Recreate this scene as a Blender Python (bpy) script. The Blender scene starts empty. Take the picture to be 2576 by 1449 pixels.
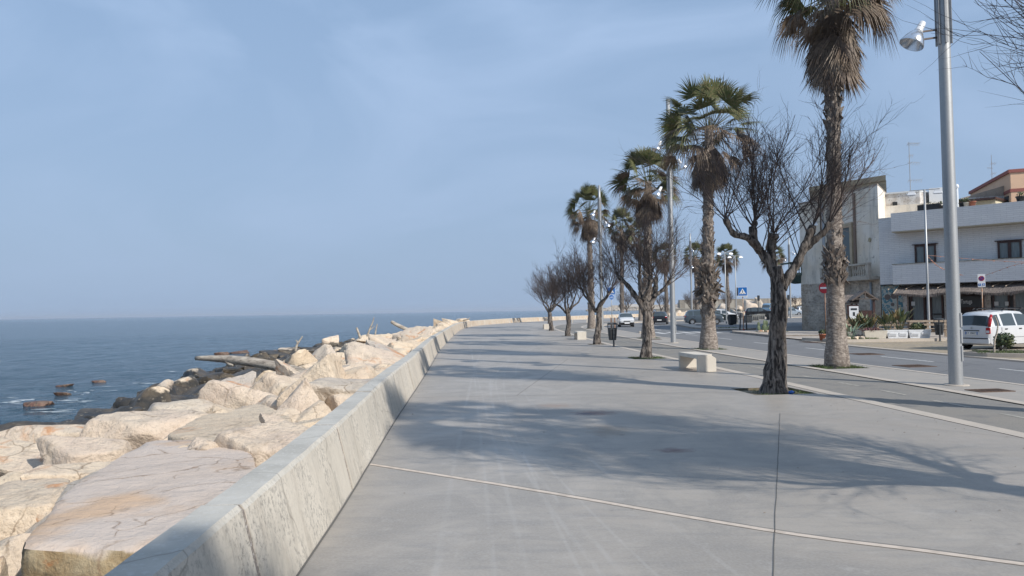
import bpy, bmesh, math, random
from mathutils import Vector, Matrix, noise, geometry
R = math.radians
rnd = random.Random(7)
sc = bpy.context.scene
C = sc.collection
# ------------------------------------------------------------------ camera model
EYE = 1.75; PIT = 0.0306; ROLL = 0.01675; FPX = 1861.8       # focal length for a 2576 px wide frame
def ray(x, y):
    dx = (x-1288)/FPX; dy = -(y-724.5)/FPX
    c, s = math.cos(ROLL), math.sin(ROLL)
    a = c*dx+s*dy; b = -s*dx+c*dy
    cp, sp = math.cos(PIT), math.sin(PIT)
    return Vector((a, cp-b*sp, sp+b*cp))
def P(x, y, z=0.0):          # survey point at height z
    d = ray(x, y); t = (z-EYE)/d.z
    return Vector((d.x*t, d.y*t, z))
def D(x, y, Y):              # survey point at distance Y
    d = ray(x, y); t = Y/d.y
    return Vector((d.x*t, Y, EYE+d.z*t))
# ------------------------------------------------------------------ objects
def tag(o, label=None, cat=None, group=None, kind=None):
    if label: o['label'] = label
    if cat: o['category'] = cat
    if group: o['group'] = group
    if kind: o['kind'] = kind
    return o
def thing(name, label, cat, loc=(0, 0, 0), rz=0, group=None):
    o = bpy.data.objects.new(name, None); C.objects.link(o)
    o.location = loc; o.rotation_euler = (0, 0, rz); o.empty_display_size = .1
    return tag(o, label, cat, group)
def copy_tree(o, parent=None):
    c = o.copy(); C.objects.link(c); c.parent = parent
    for ch in list(o.children): copy_tree(ch, c)
    return c
def dup(root, loc, rz, label, sc_=1.0, cat=None, group=None):
    r = copy_tree(root); r.location = loc; r.rotation_euler = (0, 0, rz)
    r.scale = (sc_,)*3 if not hasattr(sc_, '__len__') else sc_
    r['label'] = label
    if cat: r['category'] = cat
    if group: r['group'] = group
    return r
class MB:
    def __init__(s): s.v = []; s.f = []; s.uv = None
    def add(s, vs, fs):
        n = len(s.v); s.v += [tuple(v) for v in vs]
        s.f += [tuple(i+n for i in f) for f in fs]; return s
    def box(s, c, d, rz=0, rx=0, ry=0):
        M = Matrix.Rotation(rz, 3, 'Z') @ Matrix.Rotation(ry, 3, 'Y') @ Matrix.Rotation(rx, 3, 'X')
        vs = [Vector(c)+M @ Vector((x*d[0]/2, y*d[1]/2, z*d[2]/2)) for x in (-1, 1) for y in (-1, 1) for z in (-1, 1)]
        return s.add(vs, [(0, 1, 3, 2), (4, 6, 7, 5), (0, 4, 5, 1), (2, 3, 7, 6), (0, 2, 6, 4), (1, 5, 7, 3)])
    def frustum(s, c, d0, d1, h):     # box with different bottom and top size
        x, y, z = c
        vs = [(x+a*d0[0]/2, y+b*d0[1]/2, z) for a, b in ((-1, -1), (1, -1), (1, 1), (-1, 1))]
        vs += [(x+a*d1[0]/2, y+b*d1[1]/2, z+h) for a, b in ((-1, -1), (1, -1), (1, 1), (-1, 1))]
        return s.add(vs, [(3, 2, 1, 0), (4, 5, 6, 7), (0, 1, 5, 4), (1, 2, 6, 5), (2, 3, 7, 6), (3, 0, 4, 7)])
    def tube(s, pts, rad, n=8, cap=True, jit=0, seed=0):
        pts = [Vector(p) for p in pts]
        if not hasattr(rad, '__len__'): rad = [rad]*len(pts)
        vs = []; fs = []; up = None
        for i, p in enumerate(pts):
            t = (pts[min(i+1, len(pts)-1)]-pts[max(i-1, 0)])
            if t.length < 1e-9: t = Vector((0, 0, 1))
            t.normalize()
            if up is None: up = Vector((1, 0, 0)) if abs(t.x) < .8 else Vector((0, 1, 0))
            b = t.cross(up).normalized(); up = b.cross(t).normalized()
            for k in range(n):
                a = 2*math.pi*k/n; q = b*math.cos(a)+up*math.sin(a)
                r = rad[i]
                if jit:
                    w = p*3+q*1.3+Vector((seed*9.1, 0, 0))
                    ridge = abs(noise.noise(Vector((q.x*6+seed, q.y*6, p.z*1.6+q.z*6))))
                    r *= 1+jit*(noise.noise(w)+.9*(ridge-.25)+.4*noise.noise(w*3.1))
                vs.append(p+q*r)
        m = len(pts)
        for i in range(m-1):
            for k in range(n):
                fs.append((i*n+k, i*n+(k+1) % n, (i+1)*n+(k+1) % n, (i+1)*n+k))
        if cap: fs.append(tuple(reversed(range(n)))); fs.append(tuple(range((m-1)*n, m*n)))
        return s.add(vs, fs)
    def cyl(s, p0, p1, r0, r1=None, n=12): return s.tube([p0, p1], [r0, r1 if r1 is not None else r0], n)
    def lathe(s, prof, n=20, c=(0, 0, 0), axis='Z'):
        vs = []; fs = []
        for r, z in prof:
            for k in range(n):
                a = 2*math.pi*k/n; x, y = r*math.cos(a), r*math.sin(a)
                p = (x, y, z) if axis == 'Z' else ((z, x, y) if axis == 'X' else (x, z, y))
                vs.append((p[0]+c[0], p[1]+c[1], p[2]+c[2]))
        for i in range(len(prof)-1):
            for k in range(n): fs.append((i*n+k, i*n+(k+1) % n, (i+1)*n+(k+1) % n, (i+1)*n+k))
        return s.add(vs, fs)
    def prism(s, poly, M, th):       # polygon in local xy, extruded th along local z, placed by M
        n = len(poly)
        vs = [M @ Vector((x, y, 0)) for x, y in poly]+[M @ Vector((x, y, th)) for x, y in poly]
        fs = [tuple(reversed(range(n))), tuple(range(n, 2*n))]+[(i, (i+1) % n, n+(i+1) % n, n+i) for i in range(n)]
        return s.add(vs, fs)
    def build(s, name, mat, parent=None, smooth=False, bevel=0, loc=None):
        me = bpy.data.meshes.new(name); me.from_pydata(s.v, [], s.f); me.update()
        if smooth:
            me.polygons.foreach_set('use_smooth', [True]*len(me.polygons))
        if mat: me.materials.append(mat)
        o = bpy.data.objects.new(name, me); C.objects.link(o)
        if parent: o.parent = parent
        if loc: o.location = loc
        if bevel:
            b = o.modifiers.new('bevel', 'BEVEL'); b.width = bevel; b.segments = 2; b.limit_method = 'ANGLE'
        return o
def bez(ctrl, n):            # Catmull-Rom through points
    pts = [Vector(p) for p in ctrl]; q = [pts[0]*2-pts[1]]+pts+[pts[-1]*2-pts[-2]]; out = []
    L = [0]
    for i in range(len(pts)-1): L.append(L[-1]+(pts[i+1]-pts[i]).length)
    for k in range(n):
        s = L[-1]*k/(n-1); i = 0
        while i < len(pts)-2 and L[i+1] < s: i += 1
        t = (s-L[i])/max(L[i+1]-L[i], 1e-9)
        a, b, c, d = q[i], q[i+1], q[i+2], q[i+3]
        out.append(.5*((2*b)+(c-a)*t+(2*a-5*b+4*c-d)*t*t+(3*b-3*c+d-a)*t**3))
    return out
def lerp(a, b, t): return a+(b-a)*t
def interp(tab, x):
    if x <= tab[0][0]: return tab[0][1]
    for (a, p), (b, q) in zip(tab, tab[1:]):
        if x <= b: return p+(q-p)*(x-a)/(b-a)
    return tab[-1][1]
# ------------------------------------------------------------------ materials
def new_mat(name):
    m = bpy.data.materials.new(name); m.use_nodes = True
    nt = m.node_tree; b = nt.nodes['Principled BSDF']
    return m, nt, b
class NT:
    def __init__(s, nt): s.nt = nt; s.l = nt.links
    def n(s, t, **kw):
        o = s.nt.nodes.new(t)
        for k, v in kw.items():
            if k in o.inputs.keys() if isinstance(k, str) else False: pass
            setattr(o, k, v)
        return o
    def coord(s, kind='Object', scale=(1, 1, 1), rot=(0, 0, 0), rand=False, loc=(0, 0, 0)):
        if kind == 'World': out = s.n('ShaderNodeNewGeometry').outputs['Position']
        else: out = s.n('ShaderNodeTexCoord').outputs[kind]
        mp = s.n('ShaderNodeMapping'); mp.inputs['Scale'].default_value = scale; mp.inputs['Rotation'].default_value = rot
        mp.inputs['Location'].default_value = loc
        if rand:
            oi = s.n('ShaderNodeObjectInfo'); mu = s.n('ShaderNodeMath', operation='MULTIPLY'); mu.inputs[1].default_value = 57
            s.l.new(oi.outputs['Random'], mu.inputs[0])
            ad = s.n('ShaderNodeVectorMath', operation='ADD'); s.l.new(out, ad.inputs[0]); s.l.new(mu.outputs[0], ad.inputs[1]); out = ad.outputs[0]
        s.l.new(out, mp.inputs['Vector']); return mp.outputs[0]
    def noise(s, vec, scale=5, detail=6, rough=.55, dist=0):
        o = s.n('ShaderNodeTexNoise'); o.inputs['Scale'].default_value = scale; o.inputs['Detail'].default_value = detail
        o.inputs['Roughness'].default_value = rough; o.inputs['Distortion'].default_value = dist
        s.l.new(vec, o.inputs['Vector']); return o.outputs['Fac']
    def ramp(s, fac, a, b, ca=(0, 0, 0, 1), cb=(1, 1, 1, 1)):
        o = s.n('ShaderNodeValToRGB'); o.color_ramp.elements[0].position = a; o.color_ramp.elements[1].position = b
        o.color_ramp.elements[0].color = ca; o.color_ramp.elements[1].color = cb
        s.l.new(fac, o.inputs[0]); return o.outputs[0]
    def mix(s, fac, a, b, mode='MIX'):
        o = s.n('ShaderNodeMix', data_type='RGBA', blend_type=mode)
        for sock, v in ((o.inputs[0], fac), (o.inputs[6], a), (o.inputs[7], b)):
            if isinstance(v, (int, float)): sock.default_value = v
            elif isinstance(v, tuple): sock.default_value = (*v, 1) if len(v) == 3 else v
            else: s.l.new(v, sock)
        return o.outputs[2]
    def math(s, op, a, b=0.0, c=None):
        o = s.n('ShaderNodeMath', operation=op)
        for i, v in enumerate((a, b) if c is None else (a, b, c)):
            if isinstance(v, (int, float)): o.inputs[i].default_value = v
            else: s.l.new(v, o.inputs[i])
        return o.outputs[0]
    def bump(s, h, strength=.3, dist=.02, normal=None):
        o = s.n('ShaderNodeBump'); o.inputs['Strength'].default_value = strength; o.inputs['Distance'].default_value = dist
        s.l.new(h, o.inputs['Height'])
        if normal: s.l.new(normal, o.inputs['Normal'])
        return o.outputs[0]
def pm(name, col, rough=.7, metal=0, layers=(), bumps=(), kind='Object', rand=False, spec=.5, stretch=(1, 1, 1), coat=0):
    """layers: (scale, lo, hi, colour, strength[, stretch]); bumps: (scale, strength, distance)"""
    m, nt, b = new_mat(name); N = NT(nt)
    c = col
    for L in layers:
        st = L[5] if len(L) > 5 else stretch
        f = N.ramp(N.noise(N.coord(kind, st, rand=rand), L[0]), L[1], L[2])
        f = N.math('MULTIPLY', f, L[4]); c = N.mix(f, c, L[3])
    if isinstance(c, tuple): b.inputs['Base Color'].default_value = (*c, 1)
    else: nt.links.new(c, b.inputs['Base Color'])
    b.inputs['Roughness'].default_value = rough; b.inputs['Metallic'].default_value = metal
    b.inputs['Specular IOR Level'].default_value = spec
    if coat: b.inputs['Coat Weight'].default_value = coat; b.inputs['Coat Roughness'].default_value = .08
    nrm = None
    for (sc_, st, di) in bumps:
        nrm = N.bump(N.noise(N.coord(kind, stretch, rand=rand), sc_, 8), st, di, nrm)
    if nrm: nt.links.new(nrm, b.inputs['Normal'])
    return m
M = {}
M['steel'] = pm('galvanised_steel', (.36, .37, .375), .5, .55, [(6, .4, .7, (.30, .31, .32), .6, (1, 1, .3)), (40, .5, .7, (.5, .51, .5), .4)], [(30, .08, .005)])
M['steel_plain'] = pm('painted_grey_metal', (.33, .34, .35), .5, .3, [(8, .4, .7, (.25, .25, .25), .5)])
M['lamp_white'] = pm('white_lamp_housing', (.72, .73, .74), .35, .1)
M['reflector'] = pm('spun_aluminium', (.75, .76, .78), .22, .9)
M['rust'] = pm('rusty_steel', (.20, .11, .07), .8, .2, [(9, .4, .65, (.32, .22, .15), .7)])
M['arm'] = pm('weathered_bracket', (.11, .088, .078), .7, .2)
M['rustpole'] = pm('rust_streaked_pole', (.33, .27, .22), .6, .4, [(5, .4, .6, (.30, .13, .05), .8)])
M['black'] = pm('black_paint', (.018, .019, .02), .45)
M['darkgrey'] = pm('charcoal_metal', (.045, .05, .055), .45, .2, [(7, .45, .7, (.075, .08, .085), .6)])
M['rubber'] = pm('tyre_rubber', (.02, .02, .021), .85)
M['glass'] = pm('car_glass', (.05, .065, .072), .06, 0, [], [], spec=.8)
M['chrome'] = pm('wheel_alloy', (.5, .51, .52), .3, .7)
M['concrete_bench'] = pm('cast_stone', (.60, .55, .47), .85, 0, [(3, .35, .7, (.50, .45, .38), .6), (60, .55, .62, (.36, .33, .28), .5)], [(60, .25, .01), (9, .15, .01)])
M['kerb'] = pm('pale_kerb_stone', (.48, .42, .35), .85, 0, [(1.2, .35, .7, (.38, .34, .29), .8), (14, .45, .7, (.52, .46, .40), .5), (.5, .5, .7, (.34, .32, .29), .5)], [(30, .25, .01)], 'World')
M['kerb_dark'] = pm('weathered_kerb_stone', (.33, .28, .23), .85, 0, [(2, .4, .65, (.22, .19, .165), .8), (14, .45, .7, (.42, .36, .3), .5)], [(30, .25, .01)], 'World')
M['soil'] = pm('pit_soil', (.17, .14, .10), .95, 0, [(6, .45, .65, (.08, .09, .04), .6)], [(25, .6, .03)], 'World')
M['grass'] = pm('short_grass', (.055, .095, .025), .7, 0, [(3, .4, .65, (.10, .12, .04), .7)], [], 'World')
M['terracotta'] = pm('terracotta', (.36, .13, .075), .8, 0, [(6, .4, .7, (.28, .1, .06), .5)])
M['plastic_white'] = pm('white_plastic_planter', (.66, .68, .70), .45, 0, [(5, .45, .7, (.5, .5, .5), .5)])
M['plastic_cream'] = pm('cream_trough', (.55, .51, .43), .6, 0, [(5, .45, .7, (.42, .38, .32), .5)])
M['plastic_grey'] = pm('grey_trough', (.13, .14, .15), .6)
M['leaf'] = pm('leaf_green', (.042, .072, .026), .5, 0, [(4, .4, .6, (.10, .105, .04), .8)], [], rand=True)
M['leaf_dry'] = pm('leaf_dry', (.22, .15, .075), .75, 0, [(4, .4, .6, (.11, .12, .045), .8)], [], rand=True)
M['agave'] = pm('agave_green', (.14, .20, .14), .5, 0, [(5, .4, .6, (.2, .25, .15), .5)])
M['flower'] = pm('magenta_flowers', (.22, .05, .10), .7, 0, [(20, .4, .6, (.09, .11, .05), .8)])
M['wood_pale'] = pm('weathered_pallet_wood', (.40, .32, .24), .8, 0, [(6, .4, .6, (.26, .2, .15), .8, (1, 1, 6))], [(20, .3, .01)])
M['wood_dark'] = pm('dark_stained_wood', (.055, .022, .018), .5, 0, [(8, .4, .6, (.03, .015, .013), .7)])
M['white_plaster'] = pm('flaking_white_plaster', (.55, .54, .52), .9, 0, [(2, .42, .6, (.38, .34, .30), .8), (9, .58, .64, (.16, .14, .12), .8)], [(15, .3, .02)])
M['curtain'] = pm('curtain_behind_glass', (.17, .20, .205), .22, 0, [(14, .35, .65, (.10, .125, .13), .8, (1.6, 1.6, .12))], [], spec=.7)
M['paper'] = pm('notice_paper', (.55, .57, .58), .7)
M['blue_sign'] = pm('blue_sign_face', (.008, .13, .42), .4)
M['white_sign'] = pm('white_sign_face', (.75, .75, .75), .4)
M['red_sign'] = pm('red_sign_face', (.42, .02, .03), .4)
M['purple_sign'] = pm('dark_blue_disc', (.04, .04, .20), .4)
M['lane'] = pm('road_paint', (.60, .59, .56), .7, 0, [(12, .42, .62, (.28, .28, .28), .75)], [(60, .2, .004)], 'World')
M['bikelane'] = pm('worn_cycle_paint', (.42, .40, .34), .8, 0, [(10, .38, .6, (.22, .2, .18), .85)], [(60, .2, .004)], 'World')
M['driftwood'] = pm('bleached_driftwood', (.44, .39, .32), .85, 0, [(2.2, .42, .6, (.25, .21, .17), .8, (.35, 2.2, 3)), (7, .52, .62, (.12, .1, .085), .7, (.3, 2, 3))], [(14, .5, .02)])
M['twig'] = pm('bare_twigs', (.068, .056, .052), .9, 0, [(1.2, .4, .6, (.11, .078, .068), .7)], [], 'World')
M['rope'] = pm('faded_orange_bunting', (.42, .20, .14), .8, 0, [(5, .4, .6, (.2, .14, .12), .8)], [], 'World')
M['iron'] = pm('rusty_iron_grate', (.11, .07, .05), .8, .3, [(12, .4, .6, (.2, .13, .09), .7)])

def bark_mat():
    m, nt, b = new_mat('fissured_bark'); N = NT(nt)
    v = N.coord('Object', (1, 1, .28), rand=True)
    n1 = N.noise(v, 16, 9, .62, .6); n2 = N.noise(N.coord('Object', (1, 1, .6), rand=True), 2.5, 4)
    c = N.mix(N.ramp(n1, .43, .60), (.022, .018, .016), (.215, .185, .160))
    c = N.mix(N.math('MULTIPLY', N.ramp(n2, .5, .68), .7), c, (.06, .045, .036))
    nt.links.new(c, b.inputs['Base Color']); b.inputs['Roughness'].default_value = .95
    nt.links.new(N.bump(n1, .9, .035), b.inputs['Normal'])
    return m
M['bark'] = bark_mat()
def palm_trunk_mat():
    m, nt, b = new_mat('palm_trunk'); N = NT(nt)
    v = N.coord('Object', (1, 1, 2.2), rand=True)
    n1 = N.noise(v, 9, 8, .6, .4)
    vo = N.n('ShaderNodeTexVoronoi'); vo.inputs['Scale'].default_value = 8; nt.links.new(N.coord('Object', (1, 1, 1.5), rand=True), vo.inputs['Vector'])
    c = N.mix(N.ramp(n1, .38, .62), (.15, .125, .105), (.33, .285, .245))
    c = N.mix(N.math('MULTIPLY', N.ramp(vo.outputs['Distance'], .55, .75), .4), c, (.09, .07, .055))
    c = N.mix(N.math('MULTIPLY', N.ramp(N.noise(N.coord('Object', (9, 9, .8), rand=True), 1.6, 5), .5, .62), .5), c, (.12, .095, .078))
    nt.links.new(c, b.inputs['Base Color']); b.inputs['Roughness'].default_value = .95
    nb = N.bump(n1, .7, .03); nt.links.new(N.bump(vo.outputs['Distance'], .5, .03, nb), b.inputs['Normal'])
    return m
M['palm_trunk'] = palm_trunk_mat()
def frond_mat(name, a, bb, c3):
    m, nt, b = new_mat(name); N = NT(nt)
    v = N.coord('Object', rand=True)
    c = N.mix(N.ramp(N.noise(v, 1.8, 3), .35, .65), a, bb)
    c = N.mix(N.math('MULTIPLY', N.ramp(N.noise(v, 11, 3), .45, .65), .7), c, c3)
    nt.links.new(c, b.inputs['Base Color']); b.inputs['Roughness'].default_value = .6
    tr = N.n('ShaderNodeBsdfTranslucent'); nt.links.new(c, tr.inputs['Color'])
    mx = N.n('ShaderNodeMixShader'); mx.inputs[0].default_value = .22
    nt.links.new(b.outputs[0], mx.inputs[1]); nt.links.new(tr.outputs[0], mx.inputs[2])
    nt.links.new(mx.outputs[0], nt.nodes['Material Output'].inputs['Surface'])
    return m
M['frond'] = frond_mat('green_frond', (.045, .062, .024), (.105, .125, .042), (.20, .155, .08))
M['frond_dead'] = frond_mat('dead_frond', (.13, .092, .068), (.27, .205, .145), (.07, .05, .038))
M['boots'] = frond_mat('leaf_base_stubs', (.15, .12, .10), (.30, .26, .22), (.10, .065, .05))

def concrete_ground():
    m, nt, b = new_mat('promenade_concrete'); N = NT(nt)
    w = N.coord('World')
    big = N.noise(w, .16, 5, .6, .4); mid = N.noise(N.coord('World', (1, .7, 1)), .9, 7, .65, .8); fine = N.noise(w, 45, 4)
    c = N.mix(N.ramp(big, .3, .7), (.285, .255, .218), (.405, .362, .308))
    c = N.mix(N.math('MULTIPLY', N.ramp(mid, .43, .58), .6), c, (.245, .228, .205))
    c = N.mix(N.math('MULTIPLY', N.ramp(N.noise(w, .45, 4), .55, .72), .35), c, (.38, .32, .26))
    c = N.mix(N.math('MULTIPLY', N.ramp(N.noise(N.coord('World', (.6, 2.2, 1), (0, 0, .5)), 2.2, 8, .75, .6), .46, .66), .65), c, (.225, .212, .195))
    c = N.mix(N.math('MULTIPLY', N.ramp(N.noise(N.coord('World', (1, 1, 1), loc=(7, 3, 0)), 3.3, 9, .8), .55, .66), .35), c, (.46, .43, .39))
    c = N.mix(N.math('MULTIPLY', N.ramp(fine, .42, .65), .28), c, (.42, .395, .36))
    c = N.mix(N.math('MULTIPLY', N.ramp(N.noise(w, 90, 3, .7), .60, .70), .3), c, (.20, .19, .18))
    # warmer, dustier towards the cycle path where sand collects
    sx = N.n('ShaderNodeSeparateXYZ'); nt.links.new(w, sx.inputs[0])
    edge = N.math('MULTIPLY', N.ramp(N.math('MULTIPLY', sx.outputs[0], .1), .38, .62), N.ramp(N.noise(w, 1.3, 5), .3, .6))
    c = N.mix(N.math('MULTIPLY', edge, .55), c, (.36, .315, .265))
    # faint pale tyre tracks
    def track(x0, slope, curve, wd, st, colr):
        # |x - (x0+slope*y+curve*y^2) | < wd
        y = sx.outputs[1]; xx = sx.outputs[0]
        t = N.math('ADD', N.math('MULTIPLY', y, slope), x0)
        t = N.math('ADD', t, N.math('MULTIPLY', N.math('MULTIPLY', y, y), curve))
        d = N.math('ABSOLUTE', N.math('SUBTRACT', xx, t))
        f = N.ramp(d, wd*.35, wd, (1, 1, 1, 1), (0, 0, 0, 1))
        f = N.math('MULTIPLY', f, N.ramp(N.noise(N.coord('World', (6, .25, 1)), 1.5, 4), .35, .7))
        return f, colr, st
    for x0, sl, cu, wd in ((1.5, -.22, .006, .03), (1.72, -.235, .006, .03), (1.95, -.24, .006, .02), (.15, -.06, .0, .03), (.42, -.07, 0, .03), (-.3, -.05, .0005, .04), (2.4, -.22, .0052, .03), (.95, -.12, .003, .02)):
        f, cc, st = track(x0, sl, cu, wd, .5, None)
        c = N.mix(N.math('MULTIPLY', f, .36), c, (.45, .43, .40))
    # rust stains
    def stain(px, py, rx, ry, col, st):
        v = N.n('ShaderNodeVectorMath', operation='SUBTRACT'); nt.links.new(w, v.inputs[0]); v.inputs[1].default_value = (px, py, 0)
        v2 = N.n('ShaderNodeVectorMath', operation='MULTIPLY'); nt.links.new(v.outputs[0], v2.inputs[0]); v2.inputs[1].default_value = (1/rx, 1/ry, 0)
        ln = N.n('ShaderNodeVectorMath', operation='LENGTH'); nt.links.new(v2.outputs[0], ln.inputs[0])
        r = N.math('ADD', ln.outputs['Value'], N.math('MULTIPLY', N.math('SUBTRACT', N.noise(w, 7, 5), .5), 1.6))
        return N.math('MULTIPLY', N.ramp(r, .2, 1.0, (1, 1, 1, 1), (0, 0, 0, 1)), st), col
    for a in ((1.35, 12.55, .50, .36, (.20, .125, .098), .95), (1.22, 12.5, .24, .18, (.09, .075, .09), .9), (1.35, 10.7, .42, .7, (.25, .19, .13), .55),
              (1.95, 9.15, .28, .2, (.15, .09, .08), .9), (.75, 13.6, .45, .4, (.27, .19, .14), .6), (5.2, 20.8, .9, .8, (.24, .18, .14), .6), (3.5, 43.8, .8, .8, (.24, .18, .14), .6)):
        f, cc = stain(*a); c = N.mix(f, c, cc)
    # little dark spots
    vo = N.n('ShaderNodeTexVoronoi'); vo.inputs['Scale'].default_value = .9; nt.links.new(w, vo.inputs['Vector'])
    c = N.mix(N.math('MULTIPLY', N.ramp(vo.outputs['Distance'], .022, .04, (1, 1, 1, 1), (0, 0, 0, 1)), .55), c, (.10, .10, .10))
    nt.links.new(c, b.inputs['Base Color'])
    nt.links.new(N.ramp(mid, .3, .7, (.42, .42, .42, 1), (.62, .62, .62, 1)), b.inputs['Roughness'])
    b.inputs['Specular IOR Level'].default_value = .45
    nb = N.bump(fine, .12, .004); nt.links.new(N.bump(mid, .12, .02, nb), b.inputs['Normal'])
    return m
M['prom'] = concrete_ground()
M['verge'] = pm('verge_concrete', (.30, .275, .245), .85, 0, [(.5, .35, .65, (.25, .235, .215), .8), (3, .4, .7, (.36, .32, .27), .6), (40, .4, .7, (.38, .36, .33), .4)], [(40, .15, .005)], 'World')
M['bikepath'] = pm('cycle_path_asphalt', (.20, .185, .16), .9, 0, [(.4, .35, .65, (.155, .155, .15), .85, (1.5, .5, 1)), (60, .4, .65, (.31, .28, .24), .6), (1.5, .55, .7, (.12, .12, .125), .6)], [(70, .4, .006)], 'World')
def asphalt_mat():
    m, nt, b = new_mat('road_asphalt'); N = NT(nt); w = N.coord('World')
    c = N.mix(N.ramp(N.noise(w, .18, 5), .3, .7), (.128, .13, .135), (.165, .165, .166))
    c = N.mix(N.math('MULTIPLY', N.ramp(N.noise(N.coord('World', (2.2, .22, 1)), .8, 4), .45, .68), .5), c, (.105, .107, .112))
    c = N.mix(N.math('MULTIPLY', N.ramp(N.noise(w, 55, 3), .4, .7), .45), c, (.24, .238, .23))
    c = N.mix(N.math('MULTIPLY', N.ramp(N.noise(w, 1.1, 5), .62, .68), .6), c, (.085, .086, .09))
    vo = N.n('ShaderNodeTexVoronoi', feature='DISTANCE_TO_EDGE'); vo.inputs['Scale'].default_value = .16
    nt.links.new(N.mix(.12, w, N.n('ShaderNodeTexNoise').outputs['Color']), vo.inputs['Vector'])
    c = N.mix(N.math('MULTIPLY', N.ramp(vo.outputs['Distance'], .001, .004, (1, 1, 1, 1), (0, 0, 0, 1)), .6), c, (.05, .05, .052))
    nt.links.new(c, b.inputs['Base Color']); b.inputs['Roughness'].default_value = .85
    nt.links.new(N.bump(N.noise(w, 70, 3), .4, .006), b.inputs['Normal'])
    return m
M['asphalt'] = asphalt_mat()
M['cobble'] = pm('sandy_cobbles', (.36, .29, .20), .9, 0, [(.5, .35, .65, (.26, .225, .18), .8), (7, .45, .6, (.20, .17, .13), .8), (1.3, .55, .7, (.42, .33, .16), .5)], [(9, .5, .02)], 'World')
M['paving'] = pm('pale_paving', (.44, .38, .32), .85, 0, [(.6, .4, .65, (.36, .32, .28), .8), (5, .45, .65, (.30, .26, .22), .6)], [(30, .2, .01)], 'World')
def wall_mat():
    m, nt, b = new_mat('stained_wall_concrete'); N = NT(nt)
    w = N.coord('World')
    st = N.coord('World', (3.2, 3.2, .22))
    g = N.n('ShaderNodeNewGeometry'); sx = N.n('ShaderNodeSeparateXYZ'); nt.links.new(g.outputs['Normal'], sx.inputs[0])
    top = N.ramp(sx.outputs[2], .5, .8)
    c = N.mix(N.ramp(N.noise(w, 1.1, 6), .35, .65), (.45, .41, .345), (.56, .515, .44))
    s1 = N.math('MULTIPLY', N.ramp(N.noise(st, 2.2, 9, .75, .15), .5, .66), N.ramp(N.noise(w, .7, 3), .35, .6))
    c = N.mix(N.math('MULTIPLY', N.math('MULTIPLY', s1, .8), N.ramp(N.noise(N.coord('World', (1, 1, 1), loc=(4, 8, 2)), .8, 3), .42, .6)), c, (.20, .165, .13))
    s2 = N.math('MULTIPLY', N.ramp(N.noise(N.coord('World', (5, 5, .5), loc=(3, 0, 0)), 1.3, 9, .75), .5, .66), .5)
    c = N.mix(s2, c, (.29, .27, .235))
    c = N.mix(N.math('MULTIPLY', N.math('MULTIPLY', N.ramp(N.noise(w, 24, 8, .75), .50, .60), N.ramp(N.noise(w, 2.2, 4), .38, .58)), .75), c, (.20, .19, .17))
    # orange rust runs further along the wall
    sy = N.n('ShaderNodeSeparateXYZ'); nt.links.new(w, sy.inputs[0])
    far = N.ramp(N.math('MULTIPLY', sy.outputs[1], .01), .1, .8)
    s3 = N.math('MULTIPLY', N.math('MULTIPLY', N.ramp(N.noise(N.coord('World', (2.4, 2.4, .12), loc=(9, 2, 0)), 1.2, 6, .7), .44, .6), far), .75)
    c = N.mix(s3, c, (.40, .25, .13))
    topc = N.mix(N.ramp(N.noise(w, 2.2, 7), .35, .68), (.37, .355, .315), (.49, .47, .42))
    topc = N.mix(N.math('MULTIPLY', N.ramp(N.noise(w, 30, 3), .55, .65), .5), topc, (.50, .49, .46))
    c = N.mix(top, c, topc)
    vo = N.n('ShaderNodeTexVoronoi', feature='DISTANCE_TO_EDGE'); vo.inputs['Scale'].default_value = .9
    dn = N.n('ShaderNodeTexNoise'); dn.inputs['Scale'].default_value = 3; nt.links.new(w, dn.inputs['Vector'])
    nt.links.new(N.mix(.25, w, dn.outputs['Color']), vo.inputs['Vector'])
    c = N.mix(N.math('MULTIPLY', N.ramp(vo.outputs['Distance'], .002, .008, (1, 1, 1, 1), (0, 0, 0, 1)), .5), c, (.17, .155, .13))
    nt.links.new(c, b.inputs['Base Color']); b.inputs['Roughness'].default_value = .88
    nb = N.bump(N.noise(w, 40, 5), .3, .008); nt.links.new(N.bump(N.noise(w, 5, 6), .3, .02, nb), b.inputs['Normal'])
    return m
M['wall'] = wall_mat()
M['wall_joint'] = pm('pebbly_joint', (.27, .235, .20), .9, 0, [(45, .45, .6, (.22, .19, .17), .8), (30, .55, .65, (.7, .66, .6), .8)], [(45, 1, .02)], 'World')
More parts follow.
